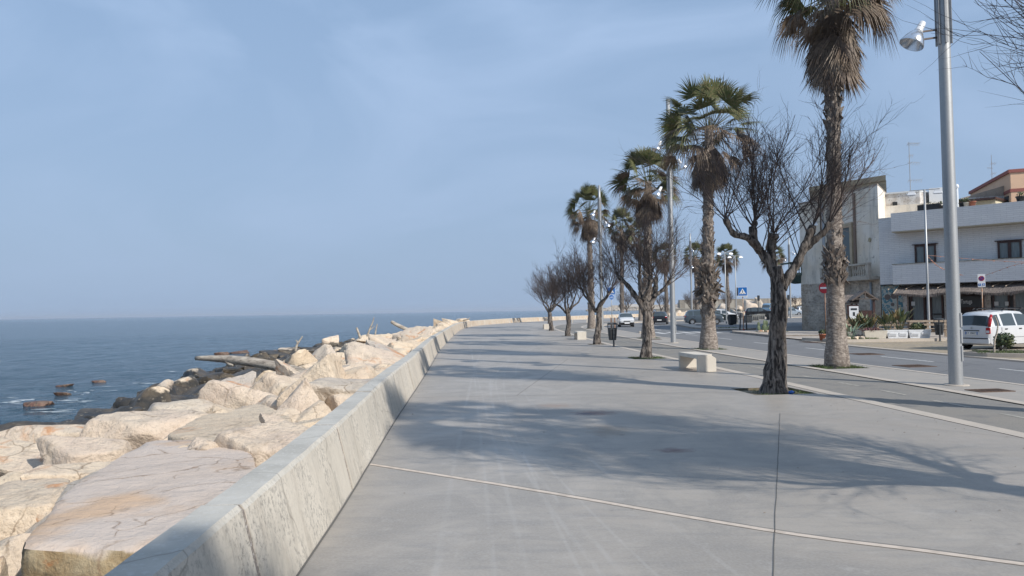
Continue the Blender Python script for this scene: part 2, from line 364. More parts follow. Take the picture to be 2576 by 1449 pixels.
def rock_mat(slab=False):
    m, nt, b = new_mat('slab_limestone' if slab else 'limestone_boulder'); N = NT(nt)
    v = N.coord('Object', rand=True); w = N.coord('World')
    oi = N.n('ShaderNodeObjectInfo').outputs['Random']
    r2 = N.math('FRACT', N.math('MULTIPLY', oi, 7.3)); r3 = N.math('FRACT', N.math('MULTIPLY', oi, 17.9))
    n1 = N.noise(v, .9, 6, .6, .5); n2 = N.noise(v, 4.5, 9, .68, .3); n3 = N.noise(v, 22, 5, .6)
    c = N.mix(N.ramp(oi, .2, .8), (.62, .495, .36), (.60, .485, .385))
    c = N.mix(N.math('MULTIPLY', N.ramp(r2, .82, .88), .75), c, (.38, .355, .33))
    c = N.mix(N.ramp(n1, .35, .65), c, N.mix(.6, c, (.68, .58, .44)))
    c = N.mix(N.math('MULTIPLY', N.ramp(n2, .52, .68), .5), c, (.33, .255, .185))
    c = N.mix(N.math('MULTIPLY', N.ramp(n3, .54, .70), .45), c, (.24, .19, .14))
    # iron-orange seams
    o1 = N.math('MULTIPLY', N.ramp(N.noise(N.coord('Object', (1, 1, 2), rand=True, loc=(5, 5, 5)), .95, 5, .62, 1.2), .58, .67), N.ramp(r3, .25, .5))
    c = N.mix(N.math('MULTIPLY', o1, .8), c, (.50, .235, .10))
    # cracks
    vo = N.n('ShaderNodeTexVoronoi', feature='DISTANCE_TO_EDGE'); vo.inputs['Scale'].default_value = 1.15
    dn = N.n('ShaderNodeTexNoise'); dn.inputs['Scale'].default_value = 2.2; dn.inputs['Detail'].default_value = 6; nt.links.new(v, dn.inputs['Vector'])
    nt.links.new(N.mix(.35, v, dn.outputs['Color']), vo.inputs['Vector'])
    ck = N.math('MULTIPLY', N.ramp(vo.outputs['Distance'], .002, .014, (1, 1, 1, 1), (0, 0, 0, 1)), N.ramp(N.noise(v, 1.7, 3), .45, .6))
    c = N.mix(N.math('MULTIPLY', ck, .75), c, (.20, .14, .09))
    if slab:
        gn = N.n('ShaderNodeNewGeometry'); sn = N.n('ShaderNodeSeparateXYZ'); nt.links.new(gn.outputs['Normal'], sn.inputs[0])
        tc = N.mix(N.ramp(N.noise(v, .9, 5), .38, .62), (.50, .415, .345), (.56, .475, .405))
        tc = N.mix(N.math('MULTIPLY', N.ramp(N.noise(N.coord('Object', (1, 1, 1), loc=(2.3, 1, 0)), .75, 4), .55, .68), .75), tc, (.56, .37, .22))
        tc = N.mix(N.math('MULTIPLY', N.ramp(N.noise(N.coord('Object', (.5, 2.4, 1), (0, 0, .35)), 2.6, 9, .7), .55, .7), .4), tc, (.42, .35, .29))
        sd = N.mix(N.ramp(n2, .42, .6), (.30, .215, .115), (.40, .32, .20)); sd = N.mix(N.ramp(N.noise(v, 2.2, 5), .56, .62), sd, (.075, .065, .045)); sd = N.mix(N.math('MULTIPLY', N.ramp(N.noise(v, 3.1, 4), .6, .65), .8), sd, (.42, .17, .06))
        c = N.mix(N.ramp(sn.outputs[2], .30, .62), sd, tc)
        vs2 = N.n('ShaderNodeTexVoronoi', feature='DISTANCE_TO_EDGE'); vs2.inputs['Scale'].default_value = .62; nt.links.new(N.mix(.28, N.coord('Object', (1.2, .55, 1), (0, 0, .15)), dn.outputs['Color']), vs2.inputs['Vector'])
        ck = N.math('MAXIMUM', ck, N.math('MULTIPLY', N.ramp(vs2.outputs['Distance'], .0008, .0045, (1, 1, 1, 1), (0, 0, 0, 1)), N.ramp(N.noise(v, 2.4, 3), .45, .55)))
        c = N.mix(N.math('MULTIPLY', ck, .8), c, (.23, .15, .09))
    # black tidal growth just above the water
    sz = N.n('ShaderNodeSeparateXYZ'); nt.links.new(w, sz.inputs[0])
    h = N.math('ADD', sz.outputs[2], N.math('MULTIPLY', N.noise(w, .8, 6, .7), -1.3))
    wet = N.ramp(N.math('ADD', N.math('MULTIPLY', h, .5), 1.55), .765, .83, (1, 1, 1, 1), (0, 0, 0, 1))
    wc = N.mix(N.ramp(N.noise(w, 1.6, 5), .4, .65), (.028, .025, .02), (.10, .075, .045))
    wc = N.mix(N.ramp(N.noise(w, 6, 7, .7), .60, .66), wc, (.42, .36, .26))
    c = N.mix(wet, c, wc)
    nt.links.new(c, b.inputs['Base Color'])
    nt.links.new(N.ramp(wet, 0, 1, (.9, .9, .9, 1), (.45, .45, .45, 1)), b.inputs['Roughness'])
    nb = N.bump(n3, .4 if slab else .7, .02 if slab else .03); nb = N.bump(n2, .7 if slab else .9, .07 if slab else .10, nb); nb = N.bump(ck, -.6, .03, nb)
    nt.links.new(nb, b.inputs['Normal'])
    return m
M['rock'] = rock_mat(); M['slab'] = rock_mat(True)
def water_mat():
    m, nt, b = new_mat('sea_water'); N = NT(nt)
    w = N.coord('World', (1, .45, 1), (0, 0, R(-20)))
    c = N.mix(N.ramp(N.noise(N.coord('World', (1, 1, 1)), .035, 4), .35, .65), (.018, .052, .078), (.026, .070, .104))
    # shallow, seaweed dark water near the rocks
    sx = N.n('ShaderNodeSeparateXYZ'); nt.links.new(N.coord('World'), sx.inputs[0])
    nt.links.new(c, b.inputs['Base Color']); b.inputs['Roughness'].default_value = .1; b.inputs['IOR'].default_value = 1.33
    b1 = N.bump(N.noise(w, .35, 6, .6, .3), 1, 1.1); b2 = N.bump(N.noise(w, 1.3, 6, .65, .4), 1, .5, b1); b3 = N.bump(N.noise(w, 4.2, 5, .65), 1, .16, b2)
    nt.links.new(b3, b.inputs['Normal'])
    return m
M['water'] = water_mat()
M['foam'] = pm('sea_foam', (.62, .66, .68), .8, 0, [(2, .4, .6, (.3, .38, .42), .6)], [], 'World')
def brick_mat(name, c1, c2, mort, bw, bh, ms, axis_u, bump=.3, mottle=None, msz=.004):
    """brick pattern on a vertical wall; axis_u = horizontal unit direction of the wall"""
    m, nt, b = new_mat(name); N = NT(nt)
    g = N.n('ShaderNodeNewGeometry').outputs['Position']
    d = N.n('ShaderNodeVectorMath', operation='DOT_PRODUCT'); nt.links.new(g, d.inputs[0]); d.inputs[1].default_value = (axis_u[0], axis_u[1], 0)
    s = N.n('ShaderNodeSeparateXYZ'); nt.links.new(g, s.inputs[0])
    cb = N.n('ShaderNodeCombineXYZ'); nt.links.new(d.outputs['Value'], cb.inputs[0]); nt.links.new(s.outputs[2], cb.inputs[1])
    br = N.n('ShaderNodeTexBrick'); br.inputs['Scale'].default_value = 1
    br.inputs['Brick Width'].default_value = bw; br.inputs['Row Height'].default_value = bh; br.inputs['Mortar Size'].default_value = ms
    br.inputs['Mortar Smooth'].default_value = .2; br.inputs['Bias'].default_value = 0
    br.inputs['Color1'].default_value = (*c1, 1); br.inputs['Color2'].default_value = (*c2, 1); br.inputs['Mortar'].default_value = (*mort, 1)
    nt.links.new(cb.outputs[0], br.inputs['Vector']); c = br.outputs['Color']
    if mottle:
        for (scl, lo, hi, col, st) in mottle: c = N.mix(N.math('MULTIPLY', N.ramp(N.noise(g, scl, 6), lo, hi), st), c, col)
    nt.links.new(c, b.inputs['Base Color']); b.inputs['Roughness'].default_value = .8
    inv = N.math('SUBTRACT', 1, br.outputs['Fac']); nb = N.bump(inv, bump, .02)
    nt.links.new(N.bump(N.noise(g, 20, 5), .25, .015, nb), b.inputs['Normal'])
    return m
# ------------------------------------------------------------------ camera, world, sun
cam = bpy.data.cameras.new('camera'); co = bpy.data.objects.new('camera', cam); C.objects.link(co); sc.camera = co
cp, sp = math.cos(PIT), math.sin(PIT); right = Vector((1, 0, 0)); fwd = Vector((0, cp, sp)); up = Vector((0, -sp, cp))
cr, sr = math.cos(ROLL), math.sin(ROLL); cx = right*cr-up*sr; cy = right*sr+up*cr; cz = -fwd
co.matrix_world = Matrix(((cx.x, cy.x, cz.x, 0), (cx.y, cy.y, cz.y, 0), (cx.z, cy.z, cz.z, EYE), (0, 0, 0, 1)))
cam.sensor_width = 36; cam.lens = 36*FPX/2576; cam.clip_end = 60000; cam.clip_start = .05
SUN_EL = R(34); sv = Vector((.715, -.70, 0)).normalized()*math.cos(SUN_EL)+Vector((0, 0, math.sin(SUN_EL)))
sun = bpy.data.lights.new('sun', 'SUN'); sun.energy = 4.2; sun.angle = R(.55); sun.color = (1, .95, .88)
so = bpy.data.objects.new('sun', sun); C.objects.link(so); so.rotation_euler = sv.to_track_quat('Z', 'Y').to_euler()
W = bpy.data.worlds.new('World'); sc.world = W; W.use_nodes = True
wn = NT(W.node_tree); bg = W.node_tree.nodes['Background']
sky = wn.n('ShaderNodeTexSky', sky_type='NISHITA'); sky.sun_disc = False; sky.sun_elevation = SUN_EL
sky.sun_rotation = math.atan2(sv.x, sv.y); sky.air_density = 1.0; sky.dust_density = 2.2; sky.ozone_density = 2.2; sky.altitude = 0
gen = wn.n('ShaderNodeTexCoord').outputs['Generated']
mp = wn.n('ShaderNodeMapping'); mp.inputs['Scale'].default_value = (1, 1, 2.6); mp.inputs['Rotation'].default_value = (0, R(14), R(20)); W.node_tree.links.new(gen, mp.inputs['Vector'])
cir = wn.noise(mp.outputs[0], 2.1, 7, .52, .9)
sxz = wn.n('ShaderNodeSeparateXYZ'); W.node_tree.links.new(gen, sxz.inputs[0])
lowhaze = wn.ramp(sxz.outputs[2], -.02, .42, (1, 1, 1, 1), (0, 0, 0, 1))
col = wn.mix(.68, sky.outputs[0], (2.9, 4.25, 6.35))
col = wn.mix(wn.math('MULTIPLY', wn.ramp(cir, .44, .66), .5), col, (4.1, 5.4, 7.6))
col = wn.mix(wn.math('MULTIPLY', lowhaze, .85), col, (2.85, 3.8, 5.3))
W.node_tree.links.new(col, bg.inputs['Color']); bg.inputs['Strength'].default_value = .105
sc.view_settings.view_transform = 'Standard'; sc.view_settings.look = 'None'; sc.view_settings.exposure = .22; sc.view_settings.gamma = 1
sc.render.engine = 'CYCLES'
# ------------------------------------------------------------------ ground plan curves (x, y) in metres
def V2(l): return [Vector((a, b, 0)) for a, b in l]
NS = 260
wallC = bez(V2([(-1.05, -6), (-1.22, 0), (-1.42, 4), (-1.62, 7.4), (-1.97, 12.3), (-2.42, 19.7), (-3.25, 32), (-3.9, 45), (-4.5, 58), (-4.95, 70), (-4.95, 80), (-4.2, 90), (-2.6, 98), (.2, 108), (3.6, 116), (8, 125.5), (14, 136.5), (21, 147), (30, 156), (43, 165), (64, 174), (110, 184), (170, 190)]), NS)
bikeN = bez(V2([(7.5, -6), (7.3, 0), (7.1, 5), (6.8, 10), (6.55, 13.2), (6.3, 17.3), (5.97, 22), (5.67, 25.8), (5.3, 30.4), (4.97, 36), (4.7, 41.5), (4.5, 48), (4.33, 54), (4.15, 61), (4.08, 68), (4.25, 75), (5.0, 82), (6.2, 87.3), (8, 92.3), (10.2, 97.5), (13, 103), (17, 109), (23, 116), (32, 123), (46, 130), (100, 140), (170, 146)]), NS)
line2 = bez(V2([(9.4, -6), (9.15, 0), (9, 5), (8.8, 10), (8.7, 12.6), (8.6, 15.5), (8.42, 19), (8.12, 23), (7.7, 28.5), (7.38, 33), (7.12, 38), (6.9, 43), (6.7, 50), (6.5, 58), (6.42, 66), (6.7, 73), (7.5, 79), (8.8, 85), (10.8, 90), (13.3, 95), (16.4, 101), (21, 107.5), (29, 114), (42, 121), (100, 132), (170, 138)]), NS)
roadN = bez(V2([(11.7, -6), (11.45, 0), (11.3, 5), (11.05, 12), (10.83, 15.8), (10.45, 20), (10.17, 23), (9.85, 29), (9.5, 35), (9.2, 42), (8.95, 48), (8.8, 56), (8.75, 64), (8.95, 72), (9.8, 80), (11.5, 87), (14, 92.5), (18, 98), (24, 104), (34, 111), (50, 118), (100, 126), (170, 132)]), NS)
def offs(cv, d):
    out = []
    for i, p in enumerate(cv):
        t = (cv[min(i+1, len(cv)-1)]-cv[max(i-1, 0)]).normalized()
        out.append(p+Vector((t.y, -t.x, 0))*d)
    return out
def ribbon(a, b, z, name, mat, kind='structure', zb=None):
    m = MB(); n = len(a); zb = z if zb is None else zb
    m.add([(p.x, p.y, z) for p in a]+[(p.x, p.y, zb) for p in b], [(i, n+i, n+i+1, i+1) for i in range(n-1)])
    o = m.build(name, mat); tag(o, kind=kind); return o
def sheet(outline, holes, z, name, mat, grid=None):
    pts = [Vector((p[0], p[1])) for p in outline]; edges = [(i, (i+1) % len(pts)) for i in range(len(pts))]
    for h in holes:
        k = len(pts); pts += [Vector((p[0], p[1])) for p in h]; edges += [(k+i, k+(i+1) % len(h)) for i in range(len(h))]
    vs, es, fs, *_ = geometry.delaunay_2d_cdt(pts, edges, [], 1, 1e-5)
    def inside(p, poly):
        c = False; n = len(poly); j = n-1
        for i in range(n):
            xi, yi = poly[i][0], poly[i][1]; xj, yj = poly[j][0], poly[j][1]
            if (yi > p[1]) != (yj > p[1]) and p[0] < (xj-xi)*(p[1]-yi)/(yj-yi)+xi: c = not c
            j = i
        return c
    keep = []
    for f in fs:
        cc = sum((vs[i] for i in f), Vector((0, 0)))/len(f)
        if not any(inside(cc, h) for h in holes): keep.append(tuple(f))
    m = MB(); m.add([(v.x, v.y, z) for v in vs], keep)
    o = m.build(name, mat); me = o.data
    if me.polygons and sum(p.normal.z for p in me.polygons) < 0: me.flip_normals()
    return tag(o, kind='structure')
def kerb(cv, w, zt, zb, name, mat, step=None, structure=True):
    a = cv; b = offs(cv, w); n = len(a); m = MB()
    vs = [(p.x, p.y, zb) for p in a]+[(p.x, p.y, zt) for p in a]+[(p.x, p.y, zt) for p in b]+[(p.x, p.y, zb) for p in b]
    fs = []
    for i in range(n-1):
        for r in range(3): fs.append((r*n+i, (r+1)*n+i, (r+1)*n+i+1, r*n+i+1))
    fs += [(0, n, 2*n, 3*n), (n-1, 4*n-1, 3*n-1, 2*n-1)]
    m.add(vs, fs); o = m.build(name, mat)
    if structure: tag(o, kind='structure')
    return o
# tree pits ---------------------------------------------------------------
TREES = [(6.5, 5.2), (5.37, 15.33), (4.72, 26.2), (4.2, 37.13), (3.68, 49.64), (3.28, 62.93), (3.75, 76)]
PALMS = [(10.2, 10.3), (9.19, 21.07), (8.23, 31.19), (7.97, 43.65), (7.22, 67.65)]
def pit(x, y, s, a=0):
    c, sn = math.cos(a), math.sin(a)
    return [(x+(u*c-v*sn)*s, y+(u*sn+v*c)*s) for u, v in ((-1, -1), (1, -1), (1, 1), (-1, 1))]
pitsT = [pit(x-.02, y+.05, .64 if i == 1 else (.56 if i < 3 else .42), .10) for i, (x, y) in enumerate(TREES)]
pitsP = [pit(x, y, .62, .08) for x, y in PALMS]
outer = offs(wallC, 0); prom_out = [(p.x-.03, p.y) for p in wallC]+[(p.x-.28, p.y) for p in reversed(bikeN)]
sheet(prom_out, pitsT, 0, 'promenade', M['prom'])
ribbon(offs(bikeN, -.28), bikeN, .006, 'pale_kerb_strip', M['kerb'])
ribbon(offs(bikeN, -.15), offs(line2, .12), -.012, 'cycle_path', M['bikepath'])
ribbon(line2, offs(line2, .24), .006, 'pale_kerb_strip', M['kerb'])
sheet([(p.x, p.y) for p in offs(line2, .24)]+[(p.x, p.y) for p in reversed(offs(roadN, -.16))], pitsP, 0, 'verge_pavement', M['verge'])
kerb(offs(roadN, -.16), .16, .008, -.2, 'road_kerb', M['kerb'])
sheet([(p.x-.05, p.y) for p in roadN]+[(400, 135), (400, -6)], [], -.10, 'road', M['asphalt'])
for k, (pt, zz) in enumerate([(p, -.05) for p in pitsT]+[(p, -.05) for p in pitsP]):
    m = MB(); x0 = [(a, b, zz) for a, b in pt]; x1 = [(a, b, .0) for a, b in pt]
    cxx = sum(a for a, b in pt)/4; cyy = sum(b for a, b in pt)/4
    N_ = 9; vs = []; fs = []
    for i in range(N_):
        for j in range(N_):
            u, v = i/(N_-1), j/(N_-1)
            a = Vector(x0[0]).lerp(Vector(x0[1]), u); bq = Vector(x0[3]).lerp(Vector(x0[2]), u); q = a.lerp(bq, v)
            if 0 < i < N_-1 and 0 < j < N_-1: q.z += .02*noise.noise(q*4)+.015
            vs.append(q)
    for i in range(N_-1):
        for j in range(N_-1): fs.append((i*N_+j, (i+1)*N_+j, (i+1)*N_+j+1, i*N_+j+1))
    m.add(vs, fs); m.add(x0+x1, [(i, 4+i, 4+(i+1) % 4, (i+1) % 4) for i in range(4)])
    tag(m.build('tree_pit', M['soil']), kind='structure')
def grass_patch(cx_, cy_, z, rx, ry, n, h, label, seed, rot=0, avoid=0):
    r = random.Random(seed); m = MB()
    for _ in range(n):
        while True:
            u, v = r.uniform(-1, 1), r.uniform(-1, 1)
            if u*u*rx*rx+v*v*ry*ry > avoid*avoid and noise.noise(Vector((u*2.3+seed, v*2.3, 0))) > -.22: break
        x = cx_+u*rx*math.cos(rot)-v*ry*math.sin(rot); y = cy_+u*rx*math.sin(rot)+v*ry*math.cos(rot)
        a = r.uniform(0, 6.28); hh = h*r.uniform(.4, 1.1); w = .006+.004*r.random()
        lx, ly = r.uniform(-1, 1)*hh*.6, r.uniform(-1, 1)*hh*.6
        m.add([(x-math.cos(a)*w, y-math.sin(a)*w, z), (x+math.cos(a)*w, y+math.sin(a)*w, z), (x+lx, y+ly, z+hh)], [(0, 1, 2)])
    o = m.build('grass', M['grass']); tag(o, label, 'grass', None, 'stuff'); return o
for i, (x, y) in enumerate(TREES):
    n = (300, 900, 1800, 260, 200, 200, 150)[i]
    grass_patch(x+(.18 if i == 1 else 0), y, -.06, .56 if i < 3 else .38, .52 if i < 3 else .36, n, .07 if i != 2 else .12, 'short green grass in the soil pit round bare tree trunk', 30+i, .1, .2)
for i, (x, y) in enumerate(PALMS):
    grass_patch(x, y, -.045, .6, .58, (900, 2200, 800, 700, 300)[i], .11, 'short green grass growing round the foot of a palm', 60+i, .08, .34)
# joints and cracks in the slab ------------------------------------------
def strip(pts, w, z, name, mat):
    cv = bez([Vector((a, b, 0)) for a, b in pts], max(2, len(pts)*8)) if len(pts) > 2 else [Vector((*pts[0], 0)).lerp(Vector((*pts[1], 0)), t/30) for t in range(31)]
    cv = [p+Vector((.006*noise.noise(p*2.1), .006*noise.noise(p*2.3), 0)) for p in cv]
    return ribbon(offs(cv, -w/2), offs(cv, w/2), z, name, mat)
strip([(-1.68, 8.63), (.21, 7.23), (2.01, 5.81), (3.39, 4.99), (6.4, 3.0)], .07, .004, 'pale_joint_strip', pm('joint_stone', (.56, .48, .40), .8, 0, [(8, .45, .65, (.40, .34, .28), .7)], [], 'World'))
crack = pm('dark_joint', (.12, .115, .105), .95)
strip([(-1.68, 8.672), (.23, 7.275), (2.04, 5.85), (3.42, 5.035), (6.4, 3.045)], .008, .0045, 'pavement_joint', crack)
strip([(-2.12, 15.28), (5.0, 15.25)], .022, .004, 'pale_joint_strip', pm('joint_stone_thin', (.40, .37, .33), .8, 0, [(5, .4, .6, (.30, .29, .27), .9)], [], 'World'))
strip([(4.34, 12.14), (2.01, 5.81), (1.5, 4.4), (1.0, 3.0)], .007, .004, 'pavement_joint', crack)
strip([(.06, 15.3), (1.95, 26.4)], .012, .004, 'pavement_joint', pm('thin_joint', (.16, .155, .15), .95))
strip([(4.34, 12.14), (6.5, 9.6)], .008, .004, 'pavement_joint', M['verge'])
strip([(-3.2, 33.5), (4.6, 38.2)], .02, .004, 'pavement_joint', M['kerb'])
strip([(-3.6, 52.5), (4.0, 60)], .03, .004, 'pavement_joint', M['kerb'])
# ------------------------------------------------------------------ road markings, lay-by, islands
def rect_line(p0, p1, w, z, name, mat):
    p0 = Vector((*p0, 0)); p1 = Vector((*p1, 0)); t = (p1-p0).normalized(); s = Vector((t.y, -t.x, 0))*w/2
    m = MB().add([(q.x, q.y, z) for q in (p0-s, p0+s, p1+s, p1-s)], [(0, 1, 2, 3)]); return tag(m.build(name, mat), kind='structure')
for a, b in (((6.80, 24.6), (6.97, 22.5)), ((6.55, 28.4), (6.70, 26.4)), ((6.30, 32.2), (6.42, 30.4)), ((7.0, 21.9), (7.14, 20.3)), ((7.25, 18.6), (7.36, 17.7)), ((7.4, 16.96), (7.5, 16.1)),
             ((7.54, 15.29), (7.6, 14.4)), ((7.62, 13.52), (7.7, 12.5)), ((7.72, 11.79), (7.8, 10.6)), ((7.82, 9.8), (7.9, 8.8)), ((6.1, 36), (6.2, 34.3)), ((5.9, 40), (6.0, 38.2)), ((5.75, 44), (5.82, 42))):
    rect_line(a, b, .09, -.008, 'cycle_lane_dash', M['bikelane'])
for a, b in (((12.45, 38.3), (12.68, 35.4)), ((12.85, 32.6), (13.02, 29.9)), ((13.1, 26.4), (13.35, 23.6)), ((13.6, 20.8), (13.8, 18.2)), ((12.3, 45.6), (12.45, 42.2)), ((12.12, 52), (12.24, 49.2)), ((14, 15), (14.2, 12)), ((12.6, 66), (12.4, 62)), ((13.2, 74), (12.9, 70)), ((14.6, 82), (13.9, 78))):
    rect_line(a, b, .12, -.096, 'road_centre_line', M['lane'])
for k in range(6):
    x = 10.0+k*.98; rect_line((x, 53.1), (x-.05, 57.0), .5, -.096, 'zebra_stripe', M['lane'])
rect_line((9.3, 38), (9.35, 36.5), .1, -.096, 'road_edge_mark', M['lane'])
for a, b in (((17.5, 60.5), (27, 58.2)), ((26, 92), (44, 86)), ((24, 70), (34, 66)), ((30, 78), (46, 73))):
    rect_line(a, b, .14, -.096, 'parking_bay_line', M['lane'])
roadF = bez(V2([(18.2, -6), (17.3, 4), (16.6, 15), (15.98, 23), (15.62, 26.8), (15.3, 32), (15.28, 36), (15.42, 39.6)]), 80)
sheet([(p.x+.02, p.y) for p in roadF]+[(16.35, 36.6), (21.3, 36.3), (30, 31), (40, 20), (40, -6)], [], -.094, 'cobbled_layby', M['cobble'])
ribbon(roadF, offs(roadF, .3), -.088, 'flush_kerb_strip', M['kerb'])
ribbon(offs(roadF, -.35), roadF, -.095, 'gutter_strip', pm('dirty_gutter', (.075, .072, .068), .9, 0, [(3, .4, .6, (.12, .11, .10), .7)], [], 'World'))
def raised(outline, zt, name, mat, kerbmat, w=.16, zb=-.14, holes=()):
    pts = [Vector((a, b, 0)) for a, b in outline]
    area = sum(pts[i].x*pts[(i+1) % len(pts)].y-pts[(i+1) % len(pts)].x*pts[i].y for i in range(len(pts)))
    if area < 0: pts.reverse()
    n = len(pts); inn = []
    for i in range(n):
        a, b, c = pts[i-1], pts[i], pts[(i+1) % n]
        t0 = (b-a).normalized(); t1 = (c-b).normalized(); n0 = Vector((-t0.y, t0.x, 0)); n1 = Vector((-t1.y, t1.x, 0))
        nn = (n0+n1); nn = nn/max(nn.length_squared, .3)*2; inn.append(b+nn*w)
    sheet([(p.x, p.y) for p in inn], list(holes), zt-.004, name, mat)
    m = MB(); vs = [(p.x, p.y, zb) for p in pts]+[(p.x, p.y, zt) for p in pts]+[(p.x, p.y, zt) for p in inn]+[(p.x, p.y, zt-.05) for p in inn]
    fs = []
    for i in range(n):
        j = (i+1) % n
        for r_ in range(3): fs.append((r_*n+i, r_*n+j, (r_+1)*n+j, (r_+1)*n+i))
    m.add(vs, fs); return tag(m.build('kerb_edge', kerbmat), kind='structure')
raised([(15.6, 52.7), (16.1, 54.3), (17.2, 54.9), (18.8, 51.6), (21.5, 50.6), (22.2, 47.5), (20, 43), (15.48, 44.2)], .03, 'traffic_island', M['paving'], M['kerb_dark'], .18)
sheet([(15.48, 44.15), (19.98, 42.95), (22.2, 47.4), (22.6, 43.6), (15.5, 39.8)], [], -.045, 'paved_apron', M['paving'])
raised([(15.44, 39.6), (16.35, 36.6), (18.5, 36.45), (21.3, 36.3), (21.5, 35.9), (26.5, 33.1), (38, 24), (48, 30), (24.5, 56), (23.0, 51), (22.5, 42.5)], .05, 'restaurant_terrace', M['paving'], M['kerb'], .2)
raised([(16.2, 58.4), (15.7, 64.7), (16.4, 71), (17.2, 77.5), (18.2, 79.2), (19, 77), (17.6, 71), (17.6, 64), (19.6, 59.6), (18, 58)], .03, 'traffic_island', M['paving'], M['kerb_dark'], .15)
raised([(15.78, 26.2), (16.1, 25.2), (17.4, 24.2), (21, 22.8), (22, 24.5), (19, 26.3), (17.2, 27.2), (16.1, 26.9)], .04, 'planted_island', M['soil'], M['kerb'], .16)
grass_patch(17.6, 25.3, .03, 1.6, .75, 2200, .09, 'green grass on the planted kerb island beside the white car', 90, -.45)
raised([(13.2, 99.5), (16.8, 104.6), (17.8, 104), (14.5, 99)], .02, 'traffic_island', M['paving'], M['kerb'], .1)
grass_patch(17.4, 50.0, .03, 1.0, .6, 700, .09, 'patch of green weeds round the cactus on the paved island', 91, .1)
grass_patch(17.7, 61.0, .03, .8, .5, 300, .12, 'patch of dark weeds on the island beyond the side road', 92, .1)
grass_patch(17.4, 37.0, .05, .75, .3, 700, .10, 'green weeds along the terrace kerb by the agave', 93, .0)
def grate(cx_, cy_, z, w, d, rot, label, name='drain_grate'):
    t = thing(name, label, 'drain grate', (cx_, cy_, z), rot); f = MB(); b = MB()
    for sx in (-1, 1): f.box((sx*w/2, 0, .003), (.04, d, .012)); f.box((0, sx*d/2, .003), (w, .04, .0121))
    n = int(w/.07)
    for i in range(n): b.box((-w/2+.05+i*(w-.1)/(n-1), 0, .004), (.03, d-.06, .008))
    f.build('frame', M['iron'], t); b.build('bars', M['iron'], t)
    MB().add([(-w/2, -d/2, .001), (w/2, -d/2, .001), (w/2, d/2, .001), (-w/2, d/2, .001)], [(0, 1, 2, 3)]).build('void', M['black'], t)
a = P(2300, 921, -.1); grate(a.x, a.y, -.096, .85, .8, .1, 'rusty slotted drain in the road left of the big lamp column')
a = P(2490, 983, 0); grate(a.x, a.y, .004, .7, .45, .1, 'rusty drain grate in the pavement strip right of the big lamp column')
a = P(2178, 891, -.1); grate(a.x, a.y, -.096, .9, .9, .1, 'dark drain grate in the road between bare tree and nearest palm')
a = P(2050, 861, -.1); grate(a.x, a.y, -.096, 1.0, 1.2, .1, 'worn drain grate at road centre beyond the nearest bare tree')
a = P(1650, 854, 0); grate(a.x, a.y, .004, .5, .5, .1, 'small rusty cover at the foot of the second lamp column', 'manhole_cover')
# ------------------------------------------------------------------ sea wall: panels of cast concrete
wall = thing('sea_wall', 'long low concrete parapet wall streaked with stains between rocks and promenade', 'wall', (0, 0, 0))
def wall_panels():
    seg = [0]
    for i in range(len(wallC)-1): seg.append(seg[-1]+(wallC[i+1]-wallC[i]).length)
    def at(s):
        for i in range(len(seg)-1):
            if seg[i+1] >= s: break
        t = (s-seg[i])/(seg[i+1]-seg[i]); p = wallC[i].lerp(wallC[i+1], t); tt = (wallC[i+1]-wallC[i]).normalized()
        return p, Vector((-tt.y, tt.x, 0)), tt          # left (seaward) normal
    L = 3.08; s = -0.0; total = seg[-1]; k = 0; s = 1.12
    jm = MB()
    def ring(s, dz=0, dr=0):
        p, nl, tt = at(max(.001, min(s, total-.01)))
        h = .645
        pr = [(0, -.12), (.0, .0), (.145, h-.03), (.17, h), (.375, h+.004), (.39, h-.02), (.41, -.9)]
        return [Vector((p.x+nl.x*(a+dr), p.y+nl.y*(a+dr), b+(dz if b > .1 else 0))) for a, b in pr]
    while s < total-.5:
        e = min(s+L, total-.3); m = MB(); n = 14 if s < 40 else 6
        r_ = random.Random(k); dz = r_.uniform(-.006, .006); dr = r_.uniform(-.006, .006)
        vs = []; fs = []; q = 7
        for i in range(n+1):
            ss = lerp(s+.022, e-.022, i/n); rg = ring(ss, dz, dr)
            for j, p in enumerate(rg):
                if s < 40 and j in (1, 2, 3, 4): p += Vector((noise.noise(p*7), noise.noise(p*7+Vector((9, 0, 0))), noise.noise(p*9)))*.006
                vs.append(p)
        for i in range(n):
            for j in range(q-1): fs.append((i*q+j, (i+1)*q+j, (i+1)*q+j+1, i*q+j+1))
        fs += [tuple(range(q)), tuple(reversed(range(n*q, (n+1)*q)))]
        m.add(vs, fs); m.build('panel', M['wall'], wall)
        a, b = ring(e-.024, -.004, .003), ring(e+.024, -.004, .003)
        jm.add(a+b, [(j, 7+j, 8+j, j+1) for j in range(6)])
        s += L; k += 1
    jm.build('joint_filler', M['wall_joint'], wall)
wall_panels()
strip([(-1.03, -5), (-1.42, 4), (-1.6, 7.4), (-1.94, 12.3), (-2.39, 19.7), (-3.2, 32)], .018, .0045, 'wall_foot_gap', crack)
